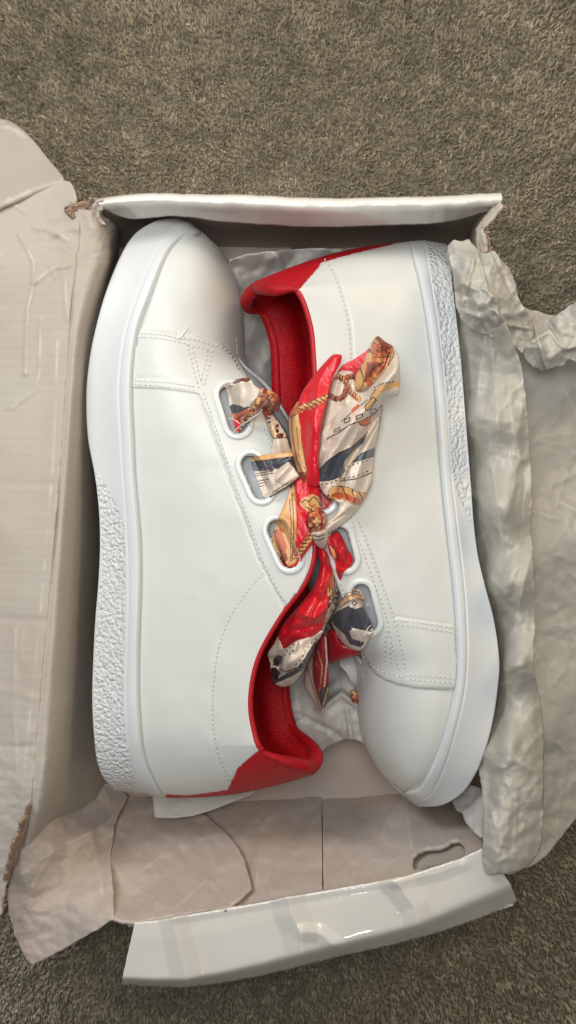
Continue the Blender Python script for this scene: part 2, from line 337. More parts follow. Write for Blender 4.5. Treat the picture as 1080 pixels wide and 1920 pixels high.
# ------------------------------------------------------------------ shoes
# one row per station from toe tip to heel: sole edge, groove, sole lip, top line (photograph pixels of the side that faces up),
# half opening at the top (m), how far the section curls over (degrees)
LEFT = [
 (338,406, 356,416, 376,434, 379,437, 0,90), (290,415, 333,424, 352,437, 399,454, 0,90), (250,440, 310,446, 326,458, 414,476, 0,90),
 (222,485, 286,485, 306,490, 428,508, 0,90), (196,550, 259,550, 283,550, 438,556, 0,90), (178,615, 238,612, 260,615, 443,612, 0,90),
 (166,675, 227,675, 250,678, 446,668, 0,90), (160,740, 223,738, 247,740, 468,716, .016,50), (163,820, 227,820, 250,820, 507,806, .023,42),
 (176,890, 231,890, 253,890, 535,888, .027,38), (184,955, 235,950, 258,950, 561,958, .029,36), (186,1020, 239,1020, 263,1015, 587,1017, .030,36),
 (183,1090, 241,1090, 264,1085, 574,1085, .030,40), (177,1160, 241,1160, 262,1155, 521,1160, .030,46), (173,1235, 238,1235, 260,1230, 481,1235, .030,55),
 (171,1310, 237,1305, 260,1300, 467,1310, .030,52), (174,1375, 240,1370, 264,1370, 474,1370, .029,52), (180,1425, 246,1420, 270,1415, 490,1407, .028,50),
 (192,1458, 256,1458, 284,1455, 540,1434, .021,50), (215,1482, 270,1488, 306,1496, 586,1453, 0,50)]
RIGHT = [
 (786,1513, 777,1505, 758,1490, 754,1486, 0,90), (829,1510, 803,1494, 785,1479, 734,1467, 0,90), (868,1487, 822,1462, 803,1452, 718,1440, 0,90),
 (893,1452, 838,1420, 822,1412, 703,1405, 0,90), (912,1405, 851,1375, 836,1370, 693,1360, 0,90), (926,1350, 864,1325, 848,1322, 686,1305, 0,90),
 (935,1290, 872,1275, 856,1272, 679,1248, 0,90), (938,1240, 875,1220, 857,1215, 672,1205, .016,50), (928,1165, 873,1150, 854,1145, 652,1150, .023,42),
 (912,1105, 869,1090, 849,1085, 628,1085, .027,38), (897,1045, 862,1030, 842,1025, 600,1010, .029,36), (889,985, 854,965, 835,960, 560,928, .030,36),
 (884,915, 846,895, 828,890, 574,852, .030,40), (878,840, 841,820, 822,815, 588,792, .030,46), (872,765, 835,745, 817,740, 592,735, .030,55),
 (866,690, 829,675, 810,670, 591,675, .030,52), (858,610, 820,600, 800,595, 584,608, .029,52), (851,545, 810,540, 789,535, 560,547, .028,50),
 (846,500, 803,495, 778,492, 518,538, .021,50), (838,457, 795,450, 768,452, 481,526, 0,50)]
class Shoe: pass
def build_shoe(rows, side, O, ang, root, red_poly, tex_poly, vamp_poly, eyelets, stitches, seams, stay_poly):
    S = Shoe(); a = math.radians(ang); O = np.array(O)
    vh = np.array((math.cos(a)*side, 0, math.sin(a))); uh = np.array((0, 1.0, 0)); wh = np.array((-math.sin(a)*side, 0, math.cos(a)))
    def loc(px, py, ww):
        d = np.stack([(px-540)*K, (960-py)*K, -np.ones_like(px)], -1); C = np.array((0, 0, H)); t = (ww-(C-O)@wh)/(d@wh)
        q = C+t[:, None]*d-O; return np.stack([q@vh, q@uh], -1)
    def world(q): return O+q[..., 0:1]*vh+q[..., 1:2]*uh+q[..., 2:3]*wh
    n = len(rows); R = np.array(rows, float)
    t = np.r_[(np.arange(36)/36)**2, np.arange(1, n-2, 1/32), n-1-(1-np.arange(37)/36)**2]; c = spline(R, t)
    g = c[:, 2:4]; L = np.r_[0, np.cumsum(np.hypot(*np.diff(g, axis=0).T))]; fr = L/L[-1]
    W = np.interp(fr, [0, .12, .3, .42, .58, .8, 1], [.037, .043, .0445, .041, .036, .034, .033])
    gx_ = np.linspace(-.3, 1.3, 641); wx_ = np.interp(gx_, [0, .12, .3, .42, .58, .8, 1], [.037, .043, .0445, .041, .036, .034, .033]); kq = np.exp(-(np.arange(-60, 61)/22.)**2); W = np.interp(fr, gx_[60:-60], np.convolve(wx_, kq/kq.sum(), 'valid'))
    toe = np.clip(1-(1-np.clip(fr/.26, 0, 1))**2.6, 0, 1)**(1/2.2); heel = np.clip(1-(1-np.clip((1-fr)/.19, 0, 1))**2.8, 0, 1)**(1/2.3)
    e = toe*heel; W = W*e
    B, G, Lp = loc(c[:, 0], c[:, 1], W+.002*e), loc(c[:, 2], c[:, 3], W+.002*e), loc(c[:, 4], c[:, 5], W)
    wT = np.where(t > n-4, .029*np.clip(1-np.clip((t-(n-4))/3, 0, 1)**3, 0, 1)**.5, np.maximum(c[:, 8], 0)); wT = np.minimum(wT, np.maximum(W-.001, 0)); wT = np.minimum(wT, np.where(t < 6, 0, 1)); T = loc(c[:, 6], c[:, 7], wT)
    th = np.radians(c[:, 9]); nS = len(t)
    # upper, near half
    nT = 100; q = np.linspace(0, 1, nT)[None]*th[:, None]; p = .86
    f = np.sin(q)**p/np.sin(th[:, None])**p; cc = np.cos(q).clip(0)**p; ce = np.cos(th[:, None]).clip(0)**p; gg = (cc-ce)/(1-ce)
    U = np.empty((nS, nT, 3)); U[..., :2] = Lp[:, None]+(T-Lp)[:, None]*f[..., None]; U[..., 2] = wT[:, None]+(W-.0012*e-wT)[:, None]*gg
    toedir = np.sign(T[0, 1]-T[-1, 1]); U[..., 1] -= toedir*.0036*np.sin(np.pi*f)*(np.clip(1-W/.030, 0, 1)[:, None])
    wld = world(U); ux, uy = to_px(wld)
    # the quarters lie over the toe piece: a step in the leather
    over = inpoly(ux, uy, vamp_poly); k = np.where(over, .0008, 0)*e[:, None]
    # soft wear and undulation of the leather
    k = k+.0004*fbm(U[..., 0], U[..., 1], 1.+side, 55, 2)*np.sin(np.pi*np.clip(f, 0, 1))*e[:, None]
    for pl, dp, wd in seams: k = k+dp*np.exp(-(seg_dist(ux, uy, pl)/wd)**2)
    U[..., 2] += k; U[..., 0] += k*.3
    Uf = U.copy(); Uf[..., 2] *= -1
    holes = [h for h in eyelets]
    fn = grid_faces(nS, nT); cen = lambda F, X: X.ravel()[F].mean(1); cx, cy = cen(fn, ux), cen(fn, uy)
    red = inpoly(cx, cy, red_poly) | ((np.repeat(t[:-1], nT-1) > 18.985-.185*np.clip((np.tile(np.arange(nT-1), nS-1)-6)/45, 0, 1)**.5)); hole = np.zeros(len(fn), bool)
    for (A, Bp, r) in holes: hole |= seg_dist(cx, cy, [A, Bp]) < r-2
    V = np.vstack([world(U).reshape(-1, 3), world(Uf).reshape(-1, 3)]); ff = fn[:, ::-1]+nS*nT
    def sub(name, F, mat, **kw):
        used = np.unique(F); mp = np.full(len(V), -1); mp[used] = np.arange(len(used)); return mesh(name, V[used], mp[F], mat, root, merge=1e-5, **kw)
    up = sub('upper', np.vstack([fn[~red & ~hole], ff[~red]]), M['leather']); md = up.modifiers.new('thickness', 'SOLIDIFY'); md.thickness = .0016; md.offset = -1
    ht = sub('heel_tab', np.vstack([fn[red], ff[red]]), M['red_trim']); md = ht.modifiers.new('thickness', 'SOLIDIFY'); md.thickness = .0012; md.offset = -1
    tag(ht, 'red padded heel tab')
    S.bvh = BVHTree.FromPolygons([Vector(x) for x in world(U).reshape(-1, 3)], [tuple(x) for x in fn])
    # sole
    prof = [('B', -.0, .0), ('B', 0, .5), ('B', 0, .93)]
    pts = []
    for kk, (nm, aa, bb) in enumerate(prof): pts.append(np.c_[B, W*bb])
    ns = 30; i0 = len(pts)
    for j in range(ns+1):
        x = j/ns; lo = .0022*(1-min(1, x/.05)); pts.append(np.c_[B*(1-x*.975)+G*x*.975, W+(.003-lo-.0006*math.sin(math.pi*x))*e])
    i1 = len(pts)
    pts.append(np.c_[G*1.0, W+.0015*e])
    for j in range(1, 10):
        x = j/9; pts.append(np.c_[G*(1-x)+Lp*x, W+(.0018+.0011*math.sin(math.pi*(.12+.80*x))**.6)*e])
    pts.append(np.c_[Lp*1.0, W-.003*e])
    Q = np.stack(pts, 1); nP = Q.shape[1]
    sw = world(Q); sx, sy = to_px(sw)
    tx = inpoly(sx, sy, tex_poly); tx[:, :i0] = False; tx[:, i1:] = False
    vx, vu = Q[..., 0], Q[..., 1]
    rel = np.abs(vnoise(vx+.0015*vnoise(vx, vu, 2., 700), vu+.0015*vnoise(vx, vu, 8., 500), Q[..., 2], 640))*.8+np.abs(vnoise(vx, vu, 4.5, 800))*.5
    near = np.clip(seg_dist(sx, sy, np.vstack([tex_poly, tex_poly[:1]])[:, :2])/4, 0, 1)
    Q[..., 2] += np.where(tx, near*(-.0002+.0004*(rel-.25))*e[:, None], 0)
    Qf = Q.copy(); Qf[..., 2] *= -1; V = np.vstack([world(Q).reshape(-1, 3), world(Qf).reshape(-1, 3)]); fn2 = grid_faces(nS, nP); tf = tx.ravel()[fn2].all(1)
    sub('sole', np.vstack([fn2[~tf], (fn2[:, ::-1]+nS*nP)[~tf]]), M['rubber'])
    o = sub('sole_texture', np.vstack([fn2[tf], (fn2[:, ::-1]+nS*nP)[tf]]), M['pebbled']); tag(o, 'pebbled rubber heel section of the sole')
    # lining: from the collar line down inside, near and far, with the padded roll at the rim
    s0 = np.searchsorted(t, 10.95); idx = np.arange(s0, nS); na = 34; aa = np.linspace(0, 1, na); en = (e/e.max())[idx]
    Li = np.empty((len(idx), na, 3)); hl = 1-np.clip((W[idx]/.030), 0, 1); pad = np.interp(t[idx], [9.5, 11, 13, 17, 19], [.0005, .001, .002, .0035, .0055])
    toedir = np.sign(T[0, 1]-T[-1, 1])
    for j, x in enumerate(aa):
        roll = pad*math.sin(math.pi*min(1, x/.34))*1.0; top = pad*.7*math.sin(math.pi*min(1, x/.16+.0))
        Li[:, j, :2] = T[idx]+(Lp[idx]-T[idx])*(x*.88); Li[:, j, 0] += top
        ww = wT[idx]+(W[idx]-.0045-wT[idx]).clip(-.003)*x**.6-.0012*min(1, x*20); Li[:, j, 2] = (ww-roll*(1-hl)).clip(0)
        Li[:, j, 1] += toedir*(.003*min(1, x*10)+roll)*hl**2
    Lf = Li.copy(); Lf[..., 2] *= -1; V = np.vstack([world(Li).reshape(-1, 3), world(Lf).reshape(-1, 3)]); f3 = grid_faces(len(idx), na)
    m_ = len(idx)*na; low = np.arange(len(idx))*na+na-1; ins = np.stack([low[:-1], low[1:], low[1:]+m_, low[:-1]+m_], -1)
    sub('lining', np.vstack([f3[:, ::-1], f3+m_, ins]), M['red'])
    for sg, ta, r0, r1 in ((1, 16.9, .0012, .0034), (-1, 11.0, .0018, .0034)):
        ja = np.searchsorted(t, ta); q3 = np.c_[T, wT][ja:][::2].copy(); en_ = t[ja:][::2]; rr = np.where(en_ > 16.9, np.interp(en_, [16.9, 18.5, 19], [r0 if sg > 0 else .0024, r1, r1]), np.interp(en_, [11, 13, 17], [.0012, .0022, .0024]))
        if sg > 0: rr = np.interp(en_, [16.9, 18.2, 19], [.0009, .0030, .0034])
        q3[:, 2] = sg*(q3[:, 2]-rr*.7*(W[ja:][::2]/W.max()).clip(0, 1)); q3[:, 1] += toedir*rr*(t[ja:][::2] > 17)*np.clip((t[ja:][::2]-17)/2, 0, 1)*.9; q3[:, 0] -= rr*.35
        Vt, Ft = tube(world(q3), rr, 14); mesh('collar_padding', Vt, Ft, M['red'], root)
    # binding along the collar edge
    j0 = np.searchsorted(t, 10.9); j1 = np.searchsorted(t, 17.05)
    for sg in (1, -1):
        q3 = np.c_[T, wT]; path = q3[j0:j1:3].copy(); path[:, 0] += .0004; path[:, 2] = sg*(path[:, 2]-.0003); Vt, Ft = tube(world(path), .00135, 8); mesh('collar_trim', Vt, Ft, M['red_trim'], root)
    # tongue
    k0, k1 = np.searchsorted(t, 6.35), np.searchsorted(t, 11.5); ii = np.arange(k0, k1, 4); sel = np.arange(40, nT, 4); nr = U[ii][:, sel].copy(); nr[..., 2] -= .0058; nr[..., 0] -= .0012
    cx_ = []; 
    for x in np.linspace(.12, 1, 9): c_ = nr[:, -1].copy(); c_[:, 2] *= (1-x); c_[:, 0] += .0065*math.sin(x*math.pi/2)*np.clip((t[ii]-6.3)/1.5, 0, 1); cx_.append(c_)
    hf = np.concatenate([nr, np.stack(cx_, 1)], 1); mr_ = hf[:, -2::-1].copy(); mr_[..., 2] *= -1; Tg = np.concatenate([hf, mr_], 1); nn = Tg.shape[1]; Tg[..., 2] = np.where(np.abs(Tg[..., 2]) < .0001, 0, Tg[..., 2])
    o = mesh('tongue', world(Tg).reshape(-1, 3), grid_faces(len(ii), nn), M['tongue'], root); md = o.modifiers.new('thickness', 'SOLIDIFY'); md.thickness = .001
    S.world, S.loc = world, loc
    def hit(px, py, lift=0.0):
        d = Vector(((px-540)*K, (960-py)*K, -1)).normalized(); h, nrm, i, _ = S.bvh.ray_cast(Vector((0, 0, H)), d)
        if h is None: return None
        if nrm.dot(d) > 0: nrm = -nrm
        return np.array(h+nrm*lift), np.array(nrm)
    S.hit = hit
    # raised eyestay panel with its eyelet openings
    if stay_poly:
        hs = []
        for (A, Bp, r) in holes: hs.append(stadium(A, Bp, r-1.5, 2.5))
        v, f = triangulate(smooth_line(stay_poly, 4, True)[:-1] if False else resample(np.array(stay_poly+stay_poly[:1], float), 4)[:-1], 4.5, hs)
        hv = [hit(x, y, .0007) for x, y in v]; ok = np.array([h is not None for h in hv]); VV = np.array([h[0] if h is not None else (0, 0, 0) for h in hv]); f = f[ok[f].all(1)]
        used = np.unique(f); mp = np.full(len(VV), -1); mp[used] = np.arange(len(used)); o = mesh('eyestay', VV[used], mp[f], M['leather'], root); md = o.modifiers.new('thickness', 'SOLIDIFY'); md.thickness = .0014; md.offset = -1
        bv = o.modifiers.new('edge', 'BEVEL'); bv.width = .0003; bv.segments = 1; bv.limit_method = 'ANGLE'; bv.angle_limit = 1.0
    for (A, Bp, r) in holes:
        hh = [hit(x, y, .0012) for x, y in stadium(A, Bp, r+4, 3)]; hh = [h for h in hh if h is not None]
        path = np.array([h[0] for h in hh]); up_ = np.array([h[1] for h in hh]); path = (np.roll(path, 1, 0)+path*2+np.roll(path, -1, 0))/4
        Vt, Ft = tube(path, .00145, 12, True, flat=.6, up=up_); mesh('eyelet', Vt, Ft, M['eyelet'], root)
    Vs, Fs = [], []; Vh, Fh = [], []
    for ln in stitches:
        pl = resample(smooth_line(ln, 2.0) if len(ln) > 2 else np.array(ln, float), 1.0); st = 0
        while st+5 < len(pl):
            a_, b_ = pl[st], pl[min(st+5, len(pl)-1)]; h0, h1 = hit(a_[0], a_[1], .0009 if stay_poly and inpoly([a_[0]], [a_[1]], stay_poly)[0] else .0002), hit(b_[0], b_[1], .0009 if stay_poly and inpoly([b_[0]], [b_[1]], stay_poly)[0] else .0002)
            if h0 and h1:
                p0, p1 = h0[0], h1[0]; nr = h0[1]; s_ = np.cross(p1-p0, nr); s_ /= np.linalg.norm(s_)+1e-9; mid = (p0+p1)/2+nr*.00034; tw = s_*.00012
                o_ = len(Vs); r_ = .00034
                Vs += [p0-tw, mid-s_*r_-tw*0, mid+s_*r_, mid+nr*.00042, p1+tw, p0+nr*.00008-tw, p1+nr*.00008+tw]
                Fs += [(o_, o_+1, o_+3), (o_, o_+3, o_+2), (o_+4, o_+3, o_+1), (o_+4, o_+2, o_+3)]
            g0, g1 = pl[min(st+6, len(pl)-1)], pl[min(st+8, len(pl)-1)]; lf = .00092 if stay_poly and inpoly([g0[0]], [g0[1]], stay_poly)[0] else .00018
            k0_, k1_ = hit(g0[0], g0[1], lf), hit(g1[0], g1[1], lf)
            if k0_ and k1_ and st+9 < len(pl):
                d_ = k1_[0]-k0_[0]; w_ = np.cross(d_, k0_[1]); w_ = w_/(np.linalg.norm(w_)+1e-9)*.00030; o_ = len(Vh); md_ = (k0_[0]+k1_[0])/2; Vh += [k0_[0], md_-w_, k1_[0], md_+w_]; Fh.append((o_, o_+1, o_+2, o_+3))
            st += 9
    if Vh: tag(mesh('needle_holes', Vh, Fh, M['hole'], root), kind='stuff')
    if Vs: tag(mesh('stitching', Vs, Fs, M['thread'], root), kind='stuff')
    return S
def stadium(A, B, r, step=3):
    A, B = np.array(A, float), np.array(B, float); a = math.atan2(B[1]-A[1], B[0]-A[0]); pts = []
    for k in range(17): t = a+math.pi/2+math.pi*k/16; pts.append(A+r*np.array((math.cos(t), math.sin(t))))
    for k in range(17): t = a-math.pi/2+math.pi*k/16; pts.append(B+r*np.array((math.cos(t), math.sin(t))))
    return resample(np.vstack([pts, pts[:1]]), step)[:-1]

shoeL = thing('sneaker', 'left white leather sneaker, toe up, tied with the big satin bow', 'sneaker', (-.06, 0, .012), 'pair of white sneakers in the shoe box')
shoeR = thing('sneaker', 'right white leather sneaker, toe pointing down, its sole against the crumpled tissue', 'sneaker', (.06, 0, .012), 'pair of white sneakers in the shoe box')
L_EYE = [((428, 741), (446, 796), 20), ((470, 871), (491, 919), 20), ((520, 993), (544, 1047), 20)]
R_EYE = [((677, 1111), (692, 1167), 19), ((636, 1005), (648, 1049), 19), ((600, 905), (608, 940), 17)]
L_ST = [[(259, 625), (300, 628), (333, 634), (368, 638), (394, 647), (415, 652), (437, 677), (450, 703)], [(259, 632), (300, 635), (333, 641), (356, 648), (388, 655)],
        [(349, 642), (361, 690), (374, 732)], [(358, 648), (368, 688), (379, 724)], [(388, 653), (382, 690), (375, 718)], [(396, 655), (390, 690), (381, 728)],
        [(249, 713), (307, 717), (368, 726)], [(249, 720), (307, 725), (368, 734)],
        [(380, 735), (400, 790), (423, 857), (447, 924), (470, 987), (492, 1048), (518, 1100), (541, 1141)],
        [(486, 785), (498, 815), (511, 848)],
        [(495, 1073), (468, 1103), (431, 1158), (409, 1221), (400, 1294), (400, 1358), (409, 1412), (429, 1469)]]
R_ST = [[(608, 486), (627, 518), (644, 569), (653, 612), (657, 671), (650, 730)],
        [(656, 965), (670, 1008), (694, 1073), (723, 1151), (735, 1204), (751, 1259)], [(668, 965), (683, 1008), (704, 1065), (730, 1135), (740, 1165), (752, 1210), (764, 1262)],
        [(740, 1161), (797, 1169), (854, 1178)], [(740, 1169), (797, 1178), (854, 1187)], [(764, 1265), (810, 1268), (852, 1272)], [(764, 1273), (810, 1277), (852, 1281)],
        [(680, 1220), (698, 1244), (723, 1260), (764, 1270)], [(727, 1178), (723, 1210), (724, 1246)], [(734, 1190), (733, 1220), (736, 1252)], [(638, 1090), (646, 1112)]]
L_SEAM = [([(258, 709), (307, 711), (372, 722)], -.0003, 2.2), ([(374, 740), (393, 790), (440, 924), (486, 1048), (534, 1141)], -.0005, 2.5),
          ([(495, 1067), (463, 1100), (426, 1158), (404, 1221), (395, 1294), (395, 1358), (404, 1412), (424, 1469)], -.0002, 3)]
R_SEAM = [([(614, 486), (634, 518), (650, 569), (659, 612), (662, 671)], -.0003, 3), ([(740, 1156), (854, 1172)], -.0003, 2.2)]
L_STAY = [(258, 619), (300, 620), (340, 626), (360, 628), (385, 636), (412, 645), (432, 664), (446, 690), (466, 720), (486, 762), (504, 806), (520, 850), (534, 890), (548, 925), (559, 958), (572, 990), (583, 1014),
          (581, 1045), (574, 1078), (558, 1110), (543, 1136), (520, 1112), (486, 1048), (440, 924), (393, 790), (374, 738), (300, 728), (250, 726), (252, 680)]
R_STAY = [(852, 1290), (810, 1290), (776, 1287), (745, 1281), (723, 1273), (705, 1262), (694, 1248), (680, 1222), (672, 1203), (661, 1172), (650, 1140), (640, 1112), (630, 1085), (614, 1045), (602, 1012), (585, 975), (566, 935),
          (572, 880), (585, 830), (600, 840), (640, 920), (664, 960), (684, 1002), (706, 1062), (732, 1133), (742, 1158), (800, 1166), (855, 1172), (856, 1230)]
SL = build_shoe(LEFT, 1, (-.088, 0, .0505), 17, shoeL,
    [(312, 1489), (390, 1494), (424, 1487), (432, 1470), (445, 1441), (465, 1423), (488, 1404), (700, 1404), (700, 1580), (280, 1580)],
    np.array([(176, 884), (190, 892), (205, 920), (222, 950), (233, 985), (236, 1040), (236, 1160), (233, 1240), (232, 1310), (236, 1380), (245, 1430), (262, 1486), (240, 1496), (205, 1480), (186, 1450), (178, 1410), (175, 1310), (180, 1170), (190, 1060), (188, 960)], float),
    [(258, 619), (300, 620), (340, 626), (360, 628), (385, 636), (412, 645), (432, 664), (446, 690), (470, 700), (700, 700), (700, 1600), (100, 1600), (200, 619)], L_EYE, L_ST, L_SEAM, L_STAY)
SR = build_shoe(RIGHT, -1, (.088, 0, .0505), 19, shoeR,
    [(721, 455), (653, 461), (619, 473), (604, 484), (598, 501), (583, 518), (557, 548), (400, 548), (400, 380), (730, 380)],
    np.array([(884, 985), (868, 950), (856, 925), (848, 890), (842, 820), (836, 740), (829, 670), (820, 600), (812, 540), (800, 456), (842, 452), (849, 500), (856, 600), (864, 690), (870, 765), (876, 840), (882, 915)], float),
    [(852, 1290), (810, 1290), (776, 1287), (745, 1281), (723, 1273), (705, 1262), (694, 1248), (680, 1222), (660, 1205), (400, 1205), (400, 300), (950, 300), (950, 1290)], R_EYE, R_ST, R_SEAM, R_STAY)
def _sidewall(g):
    g = g.copy(); x, y = g[..., 0], g[..., 1]
    n_ = .0004*crumple(x, y, .014, 4, 5.)+.0012*crumple(x, y, .04, 4, 8.)*np.exp(-((y-440)/75)**2)+.0006*crumple(x, y, .022, 4, 4.)*np.clip((y-1150)/200, 0, 1)
    g[..., 2] += n_; g[..., 0] += n_*1600; return g
# ------------------------------------------------------------------ loft through several (pixel, pixel, z) curves
def loft(name, curves, mat, parent, nu=120, nv=8, thick=.0022, off=1, rough=None, ease=True):
    cs = np.array([spline(np.array(c, float), np.linspace(0, len(c)-1, nu)) for c in curves])      # curves x nu x 3
    tt = np.linspace(0, len(curves)-1, (len(curves)-1)*nv+1)
    g = np.stack([spline(cs[:, i], tt) for i in range(nu)], 1) if len(curves) > 2 else cs[0][None]*(1-tt[:, None, None])+cs[1][None]*tt[:, None, None]
    if rough is not None: g = rough(g)
    p = P(g[..., 0], g[..., 1], g[..., 2]); o = mesh(name, p.reshape(-1, 3), grid_faces(len(tt), nu), mat, parent)
    if thick: md = o.modifiers.new('thickness', 'SOLIDIFY'); md.thickness = thick; md.offset = off
    return o
# ------------------------------------------------------------------ the box
box = thing('shoe_box', 'open white cardboard shoe box with torn corners holding the pair of sneakers', 'shoe box', (0, 0, 0))
sheet('box_floor', [(198, 455), (884, 455), (884, 1530), (198, 1530)], [(198, 455, .005), (884, 455, .005), (540, 1530, .005)], M['card2'], box, step=14, thick=.002, crum=(.0006, .01, 2, 3))
def jit(a, f=.02, s=1.):
    def r(g):
        g = g.copy(); n_ = crumple(g[..., 0], g[..., 1]+g[..., 2]*900, f, 4, s); g[..., 2] += a*n_; g[..., 0] += a*1500*n_; g[..., 1] += a*700*n_; return g
    return r
# far end wall (top of the picture) with its rolled glossy edge and folded inner flap
loft('end_wall', [[(192, 374, .103), (380, 374, .103), (560, 378, .103), (750, 376, .103), (938, 372, .103)], [(196, 420, .05), (380, 417, .05), (560, 417, .05), (750, 417, .05), (900, 420, .05)],
                  [(202, 466, .005), (380, 466, .005), (560, 466, .005), (750, 466, .005), (884, 466, .005)]], M['card2'], box, rough=jit(.0008))
sheet('inner_panel', [(200, 440), (545, 436), (547, 500), (205, 500)], lambda x, y: .014+.0*x, M['card2'], box, step=8, thick=.0015, crum=(.0008, .015, 3, 9))
sheet('inner_panel', [(583, 436), (884, 440), (884, 500), (582, 500)], lambda x, y: .013+.0*x, M['card2'], box, step=8, thick=.0015, crum=(.0008, .015, 3, 5))
def curl(a):
    def r(g):
        g = g.copy(); g[..., 1] += a*vnoise(g[..., 0], g[..., 0]*0+2.2, 1., .02)+a*.5*vnoise(g[..., 0], g[..., 0]*0+5.2, 1., .07); g[..., 2] += .0005*fbm(g[..., 0], g[..., 1], 3., .03, 3); return g
    return r
loft('glossy_rim', [[(186, 371, .094), (250, 363, .094), (340, 362, .095), (440, 366, .095), (560, 370, .095), (680, 371, .095), (800, 368, .095), (880, 365, .095), (938, 364, .095)],
                    [(184, 372, .103), (250, 364, .104), (340, 363, .104), (440, 366, .104), (560, 370, .104), (680, 371, .104), (800, 368, .104), (880, 365, .104), (940, 363, .104)],
                    [(185, 380, .107), (250, 374, .107), (340, 374, .107), (440, 378, .107), (560, 382, .107), (680, 382, .107), (800, 380, .107), (880, 376, .107), (942, 374, .107)],
                    [(192, 389, .1045), (250, 384, .1045), (340, 384, .1045), (440, 390, .1045), (560, 394, .1045), (680, 394, .1045), (800, 391, .1045), (880, 387, .1045), (938, 384, .1045)],
                    [(205, 396, .098), (255, 398, .096), (340, 394, .096), (440, 404, .095), (560, 409, .095), (680, 410, .095), (800, 405, .095), (870, 399, .096), (928, 389, .098)],
                    [(218, 403, .093), (255, 411, .088), (340, 405, .088), (440, 419, .086), (560, 424, .085), (680, 424, .085), (800, 419, .086), (862, 411, .088), (915, 397, .093)]],
     M['gloss'], box, nu=260, nv=6, thick=.0012, off=-1, rough=curl(1.2))
sheet('torn_edge', [(905, 378), (922, 392), (941, 379), (949, 386), (930, 412), (911, 431), (918, 446), (921, 473), (912, 474), (907, 448), (899, 432), (915, 409), (931, 392)][2:], [(945, 380, .106), (905, 432, .102), (916, 470, .1)], M['kraft'], box, step=2.5, thick=.003, ragged=1.2, crum=(.0016, .12, 3, 2))
sheet('wall_edge', [(936, 378), (942, 384), (922, 410), (902, 431), (908, 450), (911, 474), (903, 476), (896, 450), (891, 430), (906, 408)], [(940, 380, .107), (903, 432, .104), (908, 472, .102), (892, 430, .098)], M['card'], box, step=3, thick=.002, ragged=.6, crum=(.0008, .06, 3, 4))
# long walls
loft('side_wall', [[(146, 392, .104), (141, 470, .1055), (134, 560, .106), (128, 640, .106), (117, 811, .106), (96, 1069, .106), (70, 1350, .106), (57, 1500, .104), (40, 1590, .09)],
                   [(178, 398, .103), (193, 470, .102), (168, 560, .103), (150, 640, .104), (136, 811, .104), (117, 1069, .104), (97, 1350, .104), (84, 1490, .102), (60, 1580, .088)],
                   [(222, 425, .07), (212, 500, .07), (196, 600, .07), (182, 700, .07), (172, 850, .072), (160, 1069, .072), (143, 1350, .07), (128, 1470, .066), (105, 1560, .05)],
                   [(224, 450, .006), (222, 520, .006), (218, 620, .006), (214, 700, .006), (210, 850, .006), (208, 1069, .006), (204, 1350, .006), (200, 1470, .006), (190, 1540, .012)]],
     M['card'], box, nu=420, nv=26, rough=lambda g: _sidewall(g))
loft('side_wall', [[(940, 378, .1035), (905, 432, .101), (906, 476, .098), (922, 560, .090), (935, 700, .084), (950, 1000, .084), (958, 1250, .084), (950, 1500, .086), (940, 1630, .092)],
                   [(895, 420, .06), (890, 450, .06), (892, 480, .06), (915, 560, .06), (925, 700, .06), (935, 1000, .06), (940, 1250, .05), (930, 1450, .06), (915, 1570, .06)],
                   [(884, 450, .006), (884, 470, .006), (884, 500, .006), (884, 600, .006), (886, 750, .006), (890, 1000, .006), (890, 1250, .006), (886, 1440, .006), (884, 1530, .006)]], M['card'], box, nu=200, nv=14, off=1, rough=jit(.0006))
# lid flap to the left, and its bent end
LIDC = [([(38, 440), (52, 468), (64, 492), (63, 520), (60, 548), (52, 580), (50, 640), (48, 700)], .0014, 5), ([(64, 530), (86, 512), (104, 500), (128, 498)], .0011, 5), ([(66, 425), (100, 434), (130, 450)], .0013, 6),
        ([(100, 440), (118, 428), (150, 430)], .0012, 6), ([(110, 500), (122, 520), (126, 600)], .0009, 6), ([(20, 376), (32, 388), (44, 396)], .0010, 4), ([(76, 600), (74, 700), (62, 735), (22, 765)], .0009, 4),
        ([(108, 640), (100, 860), (80, 1100), (52, 1380), (40, 1500)], .0006, 14), ([(0, 905), (100, 908)], -.0005, 8), ([(0, 1160), (90, 1165)], -.0005, 8), ([(0, 1290), (75, 1310)], .0006, 8), ([(0, 1400), (65, 1402)], -.0007, 6),
        ([(30, 1180), (28, 1330), (34, 1470)], .0006, 8)]
LIDC = [(a_, b_*.7, c_*1.6) for a_, b_, c_ in LIDC]
LID = [(-130, 470), (-150, 432), (0, 385), (60, 358), (118, 338), (130, 340), (138, 352), (143, 372), (136, 384), (120, 388), (118, 396), (134, 402), (144, 396), (150, 400), (148, 440), (141, 500), (134, 560), (129, 620), (117, 811), (96, 1069), (70, 1350), (58, 1500), (52, 1512), (50, 1528), (40, 1542), (38, 1556), (26, 1570), (24, 1592), (12, 1625), (10, 1660), (4, 1690), (2, 1718), (-130, 1705)]
